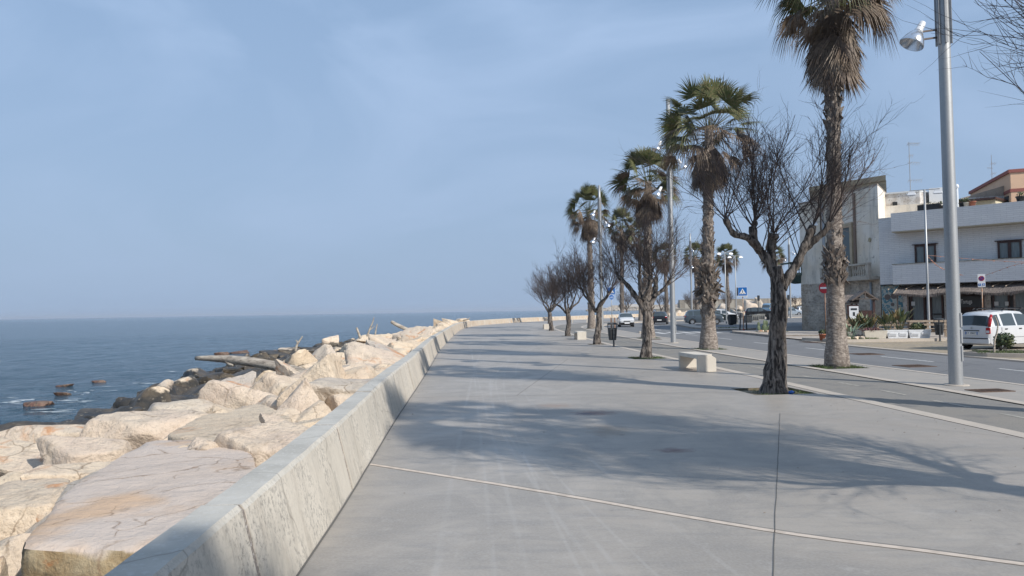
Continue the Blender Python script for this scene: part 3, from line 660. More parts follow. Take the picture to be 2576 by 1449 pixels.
# ------------------------------------------------------------------ sea
SEA = -1.8
def sea():
    # one sheet: fine displaced grid inshore, coarse cells to the horizon
    xs = [-12000, -6000, -3000, -1500, -800, -450, -280, -190, -140, -110]+[-95+i*.62 for i in range(150)]+[2+i*6 for i in range(34)]+[240, 320, 500, 900, 1800, 4000, 9000, 15000]
    ys = [-60, -30, -12]+[-4+i*.5 for i in range(110)]+[51+i*1.2 for i in range(90)]+[160+i*8 for i in range(12)]+[270, 320, 400, 520, 700, 1000, 1500, 2500, 4500, 8000, 15000]
    m = MB(); nx = len(xs); vs = []
    for y in ys:
        for x in xs:
            z = SEA
            if -100 < x < 3 and -6 < y < 160:
                fx = min(1, (x+98)/30, (3-x)/10); fy = min(1, (158-y)/40)
                p = Vector((x*.22, y*.12, 0)); z += max(0, fx)*max(0, fy)*(.07*noise.noise(p)+.06*noise.noise(Vector((x*.55+3, y*.35, 1)))+.035*noise.noise(Vector((x*1.3, y*.8, 2)))+.02*noise.noise(Vector((x*2.6, y*1.7, 2))))
            vs.append((x, y, z))
    fs = [(j*nx+i, j*nx+i+1, (j+1)*nx+i+1, (j+1)*nx+i) for j in range(len(ys)-1) for i in range(nx-1)]
    m.add(vs, fs); tag(m.build('sea', M['water'], smooth=True), kind='structure')
sea()
# ------------------------------------------------------------------ rock bank below the boulders
def bank_z(off, Y):
    """height of the boulder slope at distance off seaward of the wall"""
    w = interp([(0, 9.2), (25, 9.4), (34, 11.2), (53, 13.4), (80, 14.2), (120, 12), (150, 11)], Y)
    return interp([(0, .25), (2.0, .02), (.42*w, -.95), (w-2.5, -1.62), (w, SEA-.12), (w+3, SEA-1.2), (w+6, SEA-2.5)], off), w
def bank():
    m = MB(); vs = []; fs = []; cv = wallC; K = 26
    for i, p in enumerate(cv):
        t = (cv[min(i+1, len(cv)-1)]-cv[max(i-1, 0)]).normalized(); nl = Vector((-t.y, t.x, 0))
        for j in range(K):
            off = .34+j*.85; z, w = bank_z(off, p.y); q = p+nl*off
            q.z = z-.62+.25*noise.noise(Vector((q.x*.8, q.y*.8, 0))); vs.append(q)
    for i in range(len(cv)-1):
        for j in range(K-1): fs.append((i*K+j, (i+1)*K+j, (i+1)*K+j+1, i*K+j+1))
    m.add(vs, fs)
    o = m.build('rock_bank', pm('rubble_core', (.20, .16, .12), .95, 0, [(3, .4, .6, (.08, .065, .05), .9)], [(6, 1, .1)], 'World')); tag(o, kind='structure')
bank()
ICO = {}
def ico(sub):
    if sub not in ICO:
        bm = bmesh.new(); bmesh.ops.create_icosphere(bm, subdivisions=sub, radius=1)
        ICO[sub] = ([v.co.copy().normalized() for v in bm.verts], [tuple(v.index for v in f.verts) for f in bm.faces]); bm.free()
    return ICO[sub]
def rock_verts(seed, dims, sub=4, planes=None, p=16, rough=.05, stretch=None):
    r = random.Random(seed); dirs, faces = ico(sub)
    if planes is None:
        planes = []
        for ax in range(3):
            for s in (-1, 1):
                n = Vector([r.gauss(0, .22) for _ in range(3)]); n[ax] += s; planes.append((n.normalized(), r.uniform(.72, .95)))
        for _ in range(r.randint(3, 8)):
            n = Vector([r.gauss(0, 1) for _ in range(3)]).normalized(); planes.append((n, r.uniform(.78, 1.05)))
    st = stretch or (1, 1, 1); off = Vector((seed*3.7 % 50, seed*1.3 % 50, 0)); vs = []
    md = (dims[0]+dims[1]+dims[2])/3
    for d in dirs:
        d = Vector((d.x*st[0], d.y*st[1], d.z*st[2])).normalized()
        s = 0.0
        for n, D_ in planes:
            q = n.dot(d)/D_
            if q > 0: s += q**p
        rr = s**(-1.0/p); v = Vector((d.x*rr*dims[0], d.y*rr*dims[1], d.z*rr*dims[2]))
        if sub >= 3:
            f = noise.fractal(v*(1.3/md**.5)+off, 1.0, 2.1, 5)
            rid = abs(noise.noise(v*2.1/md**.5+off))
            f2 = noise.noise(v*5.5/md**.5+off)+.6*noise.noise(v*11+off) if sub > 3 else 0
            v *= 1+rough*f-rough*.55*max(0, .16-rid)*4+rough*.22*f2
        vs.append(v)
    return vs, faces
def add_rock(x, y, z, dims, seed, label, group, rot=(0, 0, 0), sub=4, p=16, rough=.06, name='boulder', planes=None, mat=None, stretch=None):
    vs, fs = rock_verts(seed, dims, sub, planes, p, rough, stretch)
    m = MB(); m.add(vs, fs); o = m.build(name, mat or M['rock'], smooth=True)
    try: o.data.set_sharp_from_angle(angle=R(34))
    except Exception: pass
    o.location = (x, y, z); o.rotation_euler = rot
    return tag(o, label, 'boulder', group)
def outline_rock(pix, ztop, th, seed, label, p=26, sub=6, tilt=(0, 0), rough=.02, group='large limestone blocks beside the wall', mat=None):
    """a slab whose top outline was surveyed; ztop = height, th = thickness"""
    pts = [P(a, b, ztop) for a, b in pix]; c = sum(pts, Vector((0, 0, 0)))/len(pts)
    loc = [(q-c) for q in pts]; area = sum(loc[i].x*loc[(i+1) % len(loc)].y-loc[(i+1) % len(loc)].x*loc[i].y for i in range(len(loc)))
    if area < 0: loc.reverse()
    planes = []
    h = th/2
    for i in range(len(loc)):
        a, b = loc[i], loc[(i+1) % len(loc)]; t = (b-a).normalized(); n = Vector((t.y, -t.x, 0)); d = n.dot(a)
        n2 = Vector((n.x, n.y, .10+.12*noise.noise(Vector((i*3.3, seed, 0))))).normalized()
        planes.append((n2, max(.08, n2.dot(Vector((a.x, a.y, h*.8))))))
    planes += [(Vector((tilt[0], tilt[1], 1)).normalized(), h), (Vector((0, 0, -1)), h)]
    return add_rock(c.x, c.y, ztop-h, (1, 1, 1), seed, label, group, sub=sub, p=p, rough=rough, planes=planes, stretch=(1, 1, .45), mat=mat)
KEY = []
def keep(o, r): KEY.append((o.location.x, o.location.y, r))
o = outline_rock([(54, 1373), (92, 1308), (160, 1235), (262, 1165), (370, 1106), (490, 1100), (600, 1108), (640, 1135), (655, 1195), (600, 1270), (500, 1365), (366, 1380), (200, 1382)], .22, .95, 11, 'huge flat pinkish slab in the foreground with long cracks across its top', p=34, rough=.026, mat=M['slab']); keep(o, 2.3)
o = outline_rock([(420, 1092), (500, 1045), (655, 1012), (738, 1045), (728, 1085), (650, 1112), (520, 1112)], .18, .7, 12, 'broad pink and cream slab lying just behind the huge foreground slab', rough=.03); keep(o, 1.3)
a = P(772, 1045, -.0); o = add_rock(a.x-.05, a.y, -.02, (.95, 1.0, 1.02), 13, 'pointed grey boulder standing against the wall beyond the small leaning block', 'large limestone blocks beside the wall', (.05, .05, .35), 5, 26, planes=[(Vector((.82, .1, .5)).normalized(), .36), (Vector((-.72, .15, .62)).normalized(), .44), (Vector((.05, -.85, .45)).normalized(), .36), (Vector((-.1, .85, .45)).normalized(), .42), (Vector((0, 0, -1)), .5), (Vector((-.5, -.6, .5)).normalized(), .42)]); keep(o, .6)
a = P(698, 1100, .1); o = add_rock(a.x, a.y, .20, (.17, .42, .15), 14, 'small oblong grey block leaning down towards the wall', 'large limestone blocks beside the wall', (.35, .1, .75), 5, 14, .05); keep(o, .4)
a = P(690, 1160, -.2); o = add_rock(a.x-.05, a.y, -.35, (.4, .45, .35), 15, 'brown stained rock in the hollow between slab and wall', 'large limestone blocks beside the wall', (.1, .4, .2), 5); keep(o, .35)
for (px, py, z, dm, rt, sd, lb) in (
    (880, 990, -.12, (.95, .9, .45), (.1, .2, .4), 16, 'big orange tinted boulder touching the wall beyond the pointed grey rock'),
    (780, 985, -.25, (.75, .55, .36), (.1, -.1, .1), 17, 'cream boulder with rusty orange seam left of the orange tinted boulder'),
    (565, 1015, -.55, (.7, .5, .34), (.2, .1, .5), 18, 'angular white boulder left of the rusty seamed boulder'),
    (215, 1105, -.5, (1.3, .36, .34), (.1, -.05, .42), 19, 'long cream block like a beam lying towards the water'),
    (60, 1175, -.55, (.85, .6, .4), (0, .2, .2), 20, 'cream boulder with dark orange end at the left edge of the view'),
    (240, 1200, -.40, (.8, .38, .3), (.2, .1, .7), 21, 'ragged pale boulder wedged above the huge foreground slab'),
    (30, 1300, -.55, (.75, .7, .45), (.1, .1, .2), 22, 'rounded pale boulder left of the huge foreground slab'),
    (240, 1140, -.25, (.6, .5, .25), (.15, 0, .6), 23, 'smooth light grey slab tilted between cream boulders'),
    (440, 1045, -.3, (.8, .55, .45), (.1, .1, -.1), 24, 'knobbly cream boulder beyond the broad pink slab'),
    (365, 1090, -.2, (.95, .6, .42), (.05, .1, .3), 25, 'pale rough boulder between long block and broad pink slab'),
    (975, 925, .0, (.7, .8, .4), (.1, .1, .4), 26, 'grey blue boulder resting close to the wall by a bleached log'),
    (940, 948, .05, (.35, .9, .25), (0, .1, .9), 27, 'low buff boulder near the wall under a bleached log'),
    (985, 885, .1, (1.2, 1.0, .55), (.1, .2, .2), 28, 'large cream block with flat face halfway along the bank'),
    (1060, 845, .1, (1.3, 1.4, .6), (.2, .1, .4), 29, 'tall yellowish boulder beside the wall where it begins to bend'),
    (950, 850, -.1, (1.9, .8, .4), (0, 0, .1), 30, 'long flat cream slab on the skyline of the rock bank'),
    (828, 866, -.9, (.8, .8, 1.0), (.2, .2, .3), 31, 'dark upright rock at the water edge far along the bank'),
    (735, 888, -1.3, (1.2, 1.1, .7), (.1, .2, .3), 32, 'dark pitted rock by the water with a forked branch above it'),
    (85, 1100, -1.6, (1.2, .8, .45), (.2, .05, .2), 33, 'dark wet slab tilted at the water edge, left of the dark rocks'),
    (40, 1135, -1.4, (1.1, .8, .45), (.1, .2, .1), 34, 'blackish wet boulder at the far left edge'),
    (265, 1060, -1.6, (1.1, .75, .45), (.1, .1, .3), 35, 'black rock with cream crust, second along the waterline'),
    (400, 1000, -1.7, (1.0, .8, .5), (.1, .2, .5), 36, 'brown black rock at the water edge below the big log')):
    a = P(px, py, z); o = add_rock(a.x, a.y, z-dm[2]*.25, dm, sd, lb, 'named boulders of the rock bank', rt, 5, 22, .07); keep(o, max(dm[:2])*.8)
def shore_rocks():
    r = random.Random(77); Y = 15.0; k = 0
    while Y < 66:
        i = min(range(NS), key=lambda j: abs(wallC[j].y-Y)); p = wallC[i]; t = (wallC[i+1]-p).normalized(); nl = Vector((-t.y, t.x, 0))
        for row in (0, 1):
            z, w = bank_z(0, Y); off = w+.15+row*.85+r.uniform(-.3, .3); s = r.uniform(.5, .95)*(1 if row == 0 else .7); q = p+nl*off+t*r.uniform(-.4, .4)
            where = 'level with the big bleached log' if 20 < Y < 32 else ('nearest the left edge' if Y <= 20 else 'far along the bank')
            o = add_rock(q.x, q.y, (-1.55 if row == 0 else -1.72)+r.uniform(-.12, .1), (s*r.uniform(1, 1.4), s, s*r.uniform(.55, .8)), 500+k, 'blackish wet boulder %s row at the waterline, %s' % ('inner' if row == 0 else 'outer', where), 'wet boulders %s row %s' % ('inner' if row == 0 else 'outer', where), (r.gauss(0, .2), r.gauss(0, .2), r.uniform(0, 6)), 4, 20, .08)
            keep(o, s*.75); k += 1
        Y += 1.25+Y*.012
shore_rocks()
def fill_rocks():
    r = random.Random(5); placed = []; cnt = 0
    grp = 'loose boulders piled along the sea wall'
    far = MB(); seg = []
    cv = wallC
    cand = []
    tones = ['cream', 'buff', 'pale', 'rough', 'angular', 'chunky']
    for att in range(42000):
        u = r.random(); i = int((u**1.5)*(NS-2)); p = cv[i].lerp(cv[i+1], r.random())
        if p.y < 2.0: continue
        t = (cv[i+1]-cv[i]).normalized(); nl = Vector((-t.y, t.x, 0)); off = r.uniform(.75, 15.5)
        z, w = bank_z(off, p.y)
        if off > w+.2: continue
        s = r.choice((.30, .38, .46, .55, .65, .75, .9, 1.05)) * (1.0 if p.y < 40 else 1.15)
        q = p+nl*off
        if p.y > 150: continue
        x, y = q.x, q.y
        if any((x-a)**2+(y-b)**2 < ((rr+s)*.62)**2 for a, b, rr in KEY): continue
        if any((x-a)**2+(y-b)**2 < ((rr+s)*.52)**2 for a, b, rr in placed[-2200:]): continue
        if off < s*.78+.45 or (y < 8.7 and x > -4.3-.25*(y-4)): continue
        placed.append((x, y, s)); cand.append((x, y, z, s, off, w))
    cand.sort(key=lambda c: -(c[3]/math.hypot(c[0], c[1])) if c[1] > 0 and c[0]/c[1] > -.85 else 1)
    for k, (x, y, z, s, off, w) in enumerate(cand):
        dims = (s*r.uniform(.85, 1.25), s*r.uniform(.75, 1.1), s*r.uniform(.5, .8))
        rt = (r.gauss(0, .25), r.gauss(0, .25), r.uniform(0, 6.28)); zz = z-.12*s+r.uniform(-.12, .10)-(.5 if y > 92 else 0)
        if k < 190:
            wet = off > w-3.4
            zone = 'water edge' if wet else ('wall side' if off < 3.5 else 'middle')
            band = 'near the viewer' if y < 12 else ('abreast of the first trees' if y < 28 else 'further along')
            tone = 'dark wet boulder' if wet else 'dry pale limestone boulder'
            add_rock(x, y, zz, dims, 100+k, '%s %s, %s of the rock bank' % (tone, band, zone), grp+' %s %s' % (zone, band), rt, 5 if k < 80 else 4, r.choice((16, 24, 34)), .075)
        else:
            vs, fs = rock_verts(100+k, dims, 3 if y < 60 else 2, None, 20, .06)
            Mx = Matrix.Rotation(rt[2], 3, 'Z') @ Matrix.Rotation(rt[0], 3, 'X')
            far.add([Mx @ v+Vector((x, y, zz)) for v in vs], fs)
    o = far.build('distant_boulders', M['rock']); tag(o, 'far end of the limestone boulder bank merging into one pile below the wall', 'boulders', None, 'stuff')
fill_rocks()
for k, (px, py, s, lb) in enumerate(((97, 1019, .42, 'reddish seaweed covered rock awash nearest the left edge'), (161, 994, .24, 'small reddish rock awash, middle one of three offshore'), (160, 973, .26, 'small brown rock awash farthest out of three offshore'),
                                   (560, 893, .5, 'tiny dark rock awash left of the big log tip'), (605, 889, .6, 'low dark rock awash just above the big log'), (250, 962, .3, 'dark rock almost under water amid ripples'))):
    a = P(px, py, SEA); add_rock(a.x, a.y, SEA+.02, (s*1.5, s, s*.45), 900+k, lb, 'rocks awash offshore', (0, 0, .2), 4, 10, .1, name='awash_rock', mat=pm('weed_covered_rock', (.12, .06, .045), .6, 0, [(5, .4, .6, (.22, .15, .10), .8), (12, .5, .6, (.03, .025, .02), .8)], [(12, 1, .05)]))
def foam():
    r = random.Random(3); m = MB()
    for px, py, n, sp_ in ((40, 1010, 16, 60), (110, 1035, 12, 60), (230, 985, 9, 80), (380, 962, 6, 60), (520, 935, 5, 60), (840, 868, 8, 14), (200, 1010, 7, 60)):
        for _ in range(n):
            a = P(px+r.gauss(0, sp_*.6), py+r.gauss(0, 4), SEA+.08); L = r.uniform(.08, .5); w = r.uniform(.01, .035)
            ring = [(a.x+L*math.cos(t)*(1+.3*r.random()), a.y+w*math.sin(t)*(1+.4*r.random()), SEA+.085+.02*r.random()) for t in [k*.785 for k in range(8)]]
            m.add(ring, [tuple(range(8))])
    tag(m.build('sea_foam', M['foam']), 'thin white foam streaks on the water near the rocks', 'foam', None, 'stuff')
foam()
# ------------------------------------------------------------------ driftwood
def log(name, pts, rad, label, seed, group='driftwood on the rocks', branches=(), n=14):
    cv = bez(pts, 26); t = thing(name, label, 'driftwood', cv[len(cv)//2], 0, group); o0 = Vector(t.location)
    k = len(rad)-1; rr = [interp([(j/k, q) for j, q in enumerate(rad)], i/25) for i in range(26)]
    MB().tube([p-o0 for p in cv], rr, n, True, .07, seed).build('trunk', M['driftwood'], t, True)
    for bp, br in branches:
        c2 = bez(bp, 10); MB().tube([p-o0 for p in c2], [lerp(br[0], br[1], i/9) for i in range(10)], 7, True, .12, seed+1).build('branch', M['driftwood'], t, True)
    return t
log('driftwood_log', [D(493, 901, 27), D(560, 903, 26.6), D(640, 912, 26), D(720, 926, 25.4), D(778, 943, 25), D(800, 955, 24.8)], [.075, .13, .17, .16, .15, .13], 'long bleached log reaching out over the water from the pale rocks', 3, branches=([[D(570, 905, 26.5), D(577, 915, 26.4), D(588, 919, 26.3)], (.11, .05)],), n=16)
log('driftwood_branch', [D(743, 884, 38), D(747, 868, 38), D(753, 858, 38), D(761, 846, 38)], [.07, .06, .045, .03], 'white forked branch upright over the dark pitted rock', 4, branches=([[D(749, 866, 38), D(747, 858, 38), D(744, 856, 38)], (.05, .02)],), n=8)
log('driftwood_stick', [D(907, 852, 44), D(902, 838, 44), D(897, 824, 44)], [.08, .07, .06], 'short grey stick upright left of the tall thin branch', 5, n=8)
log('driftwood_branch', [D(924, 846, 44), D(930, 828, 44), D(937, 812, 44), D(941, 798, 44)], [.08, .05, .04, .02], 'tall thin grey branch sticking up above the rock bank', 6, branches=([[D(928, 832, 44), D(936, 826, 44), D(942, 820, 44)], (.04, .015)],), n=8)
log('driftwood_stick', [D(944, 842, 45), D(946, 828, 45), D(949, 815, 45)], [.05, .04, .03], 'short dark stick upright right of the tall thin branch', 7, n=8)
log('driftwood_log', [D(984, 809, 60), D(1000, 818, 60), D(1018, 826, 60), D(1030, 830, 60)], [.12, .15, .15, .12], 'short pale log poking up to the left against the sea', 8)
log('driftwood_log', [D(885, 938, 22.5), D(915, 940, 22), D(950, 937, 21.5), D(985, 930, 21)], [.06, .10, .12, .10], 'low pale log lying at the wall side behind the grey boulder', 9)
log('driftwood_branch', [D(862, 935, 23), D(885, 915, 23), D(915, 895, 23), D(940, 882, 23)], [.03, .022, .016, .008], 'thin dead branch leaning across the boulders', 10, n=6, branches=([[D(885, 915, 23), D(890, 905, 23), D(892, 893, 23)], (.012, .004)], [[D(905, 902, 23), D(925, 898, 23), D(940, 897, 23)], (.012, .004)]))
log('driftwood_branch', [D(1165, 806, 86), D(1172, 804, 86), D(1178, 803, 86), D(1182, 799, 86)], [.1, .1, .08, .03], 'small bleached branch on top of the wall at the bend', 11, n=6)
def dead_shrub():
    r = random.Random(8); m = MB(); b = D(850, 942, 23)
    for k in range(16):
        d = Vector((r.gauss(0, .25), r.gauss(0, .2), 1)); L = r.uniform(.3, .7)
        m.tube([b, b+d*L*.5, b+d*L+Vector((r.gauss(0, .08), 0, 0))], [.005, .004, .002], 3)
    tag(m.build('dead_shrub', M['twig']), 'wispy dead shrub growing between the cream boulders', 'shrub')
dead_shrub()
# ------------------------------------------------------------------ bare pollarded trees
def curve_up(p, d, L, n, up_, wob, r):
    pts = [p]; q = p.copy(); d = d.normalized()
    for i in range(n):
        d = (d+Vector((r.gauss(0, wob), r.gauss(0, wob), r.gauss(0, wob)+up_/n))).normalized(); q = q+d*(L/n); pts.append(q.copy())
    return pts, d
def bare_tree(name, label, seed, limbs, trunk, trad, shoots=9, subs=9, fines=4, wide=1.0, top=3.0, tw=1.0, sides=14, flare=None):
    """limbs: list of (points, r0, r1); trunk: points + radii"""
    r = random.Random(seed); t = thing(name, label, 'tree')
    tp = bez(trunk, 30); k = len(trad)-1
    tr = [interp([(j/k, q) for j, q in enumerate(trad)], i/29) for i in range(30)]
    MB().tube(tp, tr, sides*2, True, .22, seed).build('trunk', M['bark'], t, True)
    lm = MB(); tm = MB()
    def shoot(p, d, L, r0, lvl):
        n = 6 if lvl == 0 else 4
        pts, dd = curve_up(p, d, L, n, (.55, .30, .15)[lvl], (.10, .14, .18)[lvl], r)
        rr = [lerp(r0, r0*.28, i/n) for i in range(n+1)]
        tm.tube(pts, rr, 4 if lvl == 0 else 3, False)
        if lvl == 2: return
        cnt = subs if lvl == 0 else fines
        for _ in range(cnt):
            u = r.uniform(.12, .97); i = min(n-1, int(u*n)); q = pts[i].lerp(pts[i+1], u*n-i); ax = (pts[i+1]-pts[i]).normalized()
            s = Vector((r.gauss(0, 1), r.gauss(0, 1), r.gauss(0, 1))); s = (s-ax*s.dot(ax)).normalized()
            d2 = (ax+s*r.uniform(.35, .85)).normalized()
            shoot(q, d2, L*r.uniform(.26, .46)*(1.15-u*.4) if lvl == 0 else L*r.uniform(.35, .65), r0*.43*tw if lvl == 0 else r0*.58, lvl+1)
    for pts, r0, r1 in limbs:
        cv = bez(pts, 14); rr = [lerp(r0, r1, i/13)*(1+.14*math.sin(i*2.1+seed)) for i in range(14)]; rr[-1] *= 1.25; rr[-2] *= 1.2
        lm.tube(cv, rr, sides, True, .2, seed+3)
        dirl = (cv[-1]-cv[-3]).normalized(); base = Vector((dirl.x, dirl.y, 0))
        for q in range(shoots):
            i = 13 if q < shoots*.55 else r.randint(6, 12)
            p = cv[i]; ang = r.uniform(0, 6.28)
            out = Vector((math.cos(ang), math.sin(ang), 0))*r.uniform(.15, .95)*wide+base*.5
            d = (out+Vector((0, 0, r.uniform(.55, 1.3)))).normalized()
            L = max(.8, (top-p.z)*r.uniform(.62, 1.0))*(1.0 if d.z > .7 else .85)
            shoot(p, d, L, r.uniform(.009, .018), 0)
    lm.build('limbs', M['bark'], t, True); tm.build('twigs', M['twig'], t)
    return t
def V(*a): return Vector(a)
T1 = bare_tree('bare_tree', 'nearest full bare tree, thick fissured trunk forking low beside the concrete bench', 21,
    [([V(.16, 0, 2.25), V(-.06, .05, 2.75), V(-.27, .05, 3.05), V(-.36, 0, 3.45)], .115, .065),
     ([V(-.2, .05, 2.95), V(-.5, -.1, 3.2), V(-.8, -.15, 3.28), V(-.98, -.2, 3.6)], .085, .05),
     ([V(-.3, .05, 3.1), V(-.25, .35, 3.3), V(-.12, .55, 3.6)], .08, .05),
     ([V(.1, .05, 2.5), V(.06, .12, 2.9), V(.12, .1, 3.3)], .10, .085),
     ([V(.2, -.03, 2.15), V(.5, -.1, 2.65), V(.66, -.15, 3.0), V(.86, -.1, 3.42)], .11, .065),
     ([V(.62, -.12, 2.9), V(.85, -.2, 3.12), V(1.02, -.3, 3.3), V(1.12, -.3, 3.45)], .085, .06)],
    [V(0, 0, -.1), V(.03, 0, .25), V(.10, .02, .9), V(.13, 0, 1.5), V(.16, 0, 2.1), V(.10, .02, 2.6)], [.29, .205, .175, .165, .15, .13], shoots=11, subs=12, fines=4, wide=1.15, top=6.0, sides=14)
T1.location = (*TREES[1], -.03)
# the long flat branch of the first tree that runs out to the right
def rand_limbs(seed, zf, n=4, spread=.75, h=.95):
    r = random.Random(seed); out = []; a0 = r.uniform(0, 6.28)
    for i in range(n):
        a = a0+6.28*i/n+r.gauss(0, .25); s = spread*r.uniform(.7, 1.15); hh = h*r.uniform(.75, 1.2)
        p0 = V(.03*math.cos(a), .03*math.sin(a), zf-.25); p1 = V(s*.45*math.cos(a), s*.45*math.sin(a), zf+hh*.3); p2 = V(s*.85*math.cos(a+.2), s*.85*math.sin(a+.2), zf+hh*.7); p3 = V(s*math.cos(a+.15), s*math.sin(a+.15), zf+hh)
        out.append(([p0, p1, p2, p3], .08, .045))
    return out
T0 = bare_tree('bare_tree', 'bare tree at the right edge with only its fine twigs in view', 44, rand_limbs(12, 2.1, 6, 1.25, .9), [V(0, 0, -.1), V(0, 0, .3), V(-.05, 0, 1.2), V(0, .03, 2.3)], [.28, .21, .18, .15], 18, 13, 5, 1.45, 5.8)
T0.location = (TREES[0][0], TREES[0][1], -.03)
T2 = bare_tree('bare_tree', 'second bare tree with short forked trunk and wide crown before the lamp column', 52,
    [([V(0, 0, 1.7), V(-.38, .0, 2.25), V(-.62, .0, 2.6), V(-.95, .1, 2.95)], .12, .06), ([V(0, 0, 1.9), V(-.12, .1, 2.4), V(-.18, .2, 3.0)], .09, .06),
     ([V(.03, 0, 1.75), V(.33, .05, 2.2), V(.42, .1, 2.9)], .11, .06), ([V(.3, 0, 2.2), V(.62, -.1, 2.45), V(.85, -.1, 2.75)], .08, .05), ([V(-.1, 0, 2.1), V(.05, -.3, 2.5), V(.1, -.5, 2.9)], .08, .05)],
    [V(-.02, 0, -.1), V(-.02, 0, .25), V(.04, 0, .8), V(.02, 0, 1.4), V(.03, 0, 2.0)], [.25, .17, .145, .14, .13], 11, 12, 5, 1.3, 5.3)
T2.location = (*TREES[2], -.03)
TV = bare_tree('bare_tree', 'third bare tree, leaning thin trunk right of the second concrete bench', 61, rand_limbs(5, 1.9, 4, .95, .85), [V(.02, 0, -.1), V(0, 0, .3), V(.12, 0, 1.0), V(.16, 0, 1.9)], [.21, .155, .14, .125], 11, 11, 5, 1.1, 5.1, 1.15)
TV.location = (*TREES[3], -.03)
TW = bare_tree('bare_tree', 'fourth bare tree, dense rounded crown between two concrete benches', 67, rand_limbs(9, 1.75, 5, .9, .9), [V(.0, 0, -.1), V(0, 0, .3), V(.08, 0, .9), V(.02, 0, 1.8)], [.21, .165, .15, .13], 11, 11, 5, 1.1, 5.2, 1.5)
TW.location = (*TREES[4], -.03)
for o, g in ((T0, 0), (T1, 0), (T2, 0), (TV, 0), (TW, 0)): o['group'] = 'bare pollarded trees along the promenade'
G = 'bare pollarded trees along the promenade'
dup(TV, (*TREES[5], -.03), 2.2, 'fifth bare tree, standing behind the small white block bench', 1.03)
dup(TW, (*TREES[6], -.03), 1.1, 'sixth bare tree, leftmost crown against the open sea', 1.0)
dup(T0, (6.9, -6.6, -.03), 1.0, 'bare tree behind the viewer whose shadow falls on the promenade')
for k, (px, Y, s, lb) in enumerate(((1576, 128, .95, 'bare tree far behind, left of the black hatchback, against the pale breakwater'), (1663, 128, .9, 'small bare tree far behind, directly over the black hatchback'),
                                 (1741, 135, .9, 'bare tree far behind, between second column and shaggy palm trunk'), (1832, 140, .95, 'bare tree far behind, left of the blue crossing sign'), (2003, 150, .8, 'small bare tree far behind, partly hidden by the nearest bare trunk'))):
    a = D(px, 780, Y); dup((T2, TV, TW)[k % 3], (a.x, Y, -.1), k*1.3, lb, s, None, 'bare trees round the far car park')
# ------------------------------------------------------------------ fan palms
def fan(m, base, d, side, L, seg, spread, droop, r, w=.028, fold=.35):
    """one palmate blade: segments radiating from base about direction d in the plane (d, side)"""
    nrm = d.cross(side).normalized()
    for k in range(seg):
        a = lerp(-spread, spread, k/(seg-1))+r.gauss(0, .03); l = L*(.72+.28*math.cos(a*.8))*r.uniform(.86, 1.06)
        v = (d*math.cos(a)+side*math.sin(a)).normalized(); wv = v.cross(nrm).normalized()
        p1 = base+v*l*.42+nrm*fold*.05*abs(a); p2 = base+v*l*.8-V(0, 0, droop*l*.20); p3 = base+v*l*(1.0+.12*r.random())-V(0, 0, droop*l*.70)
        ww = w*l*1.15
        m.add([base-wv*ww*.2, base+wv*ww*.2, p1-wv*ww, p1+wv*ww, p2-wv*ww*.40, p2+wv*ww*.40, p3], [(0, 1, 3, 2), (2, 3, 5, 4), (4, 5, 6)])
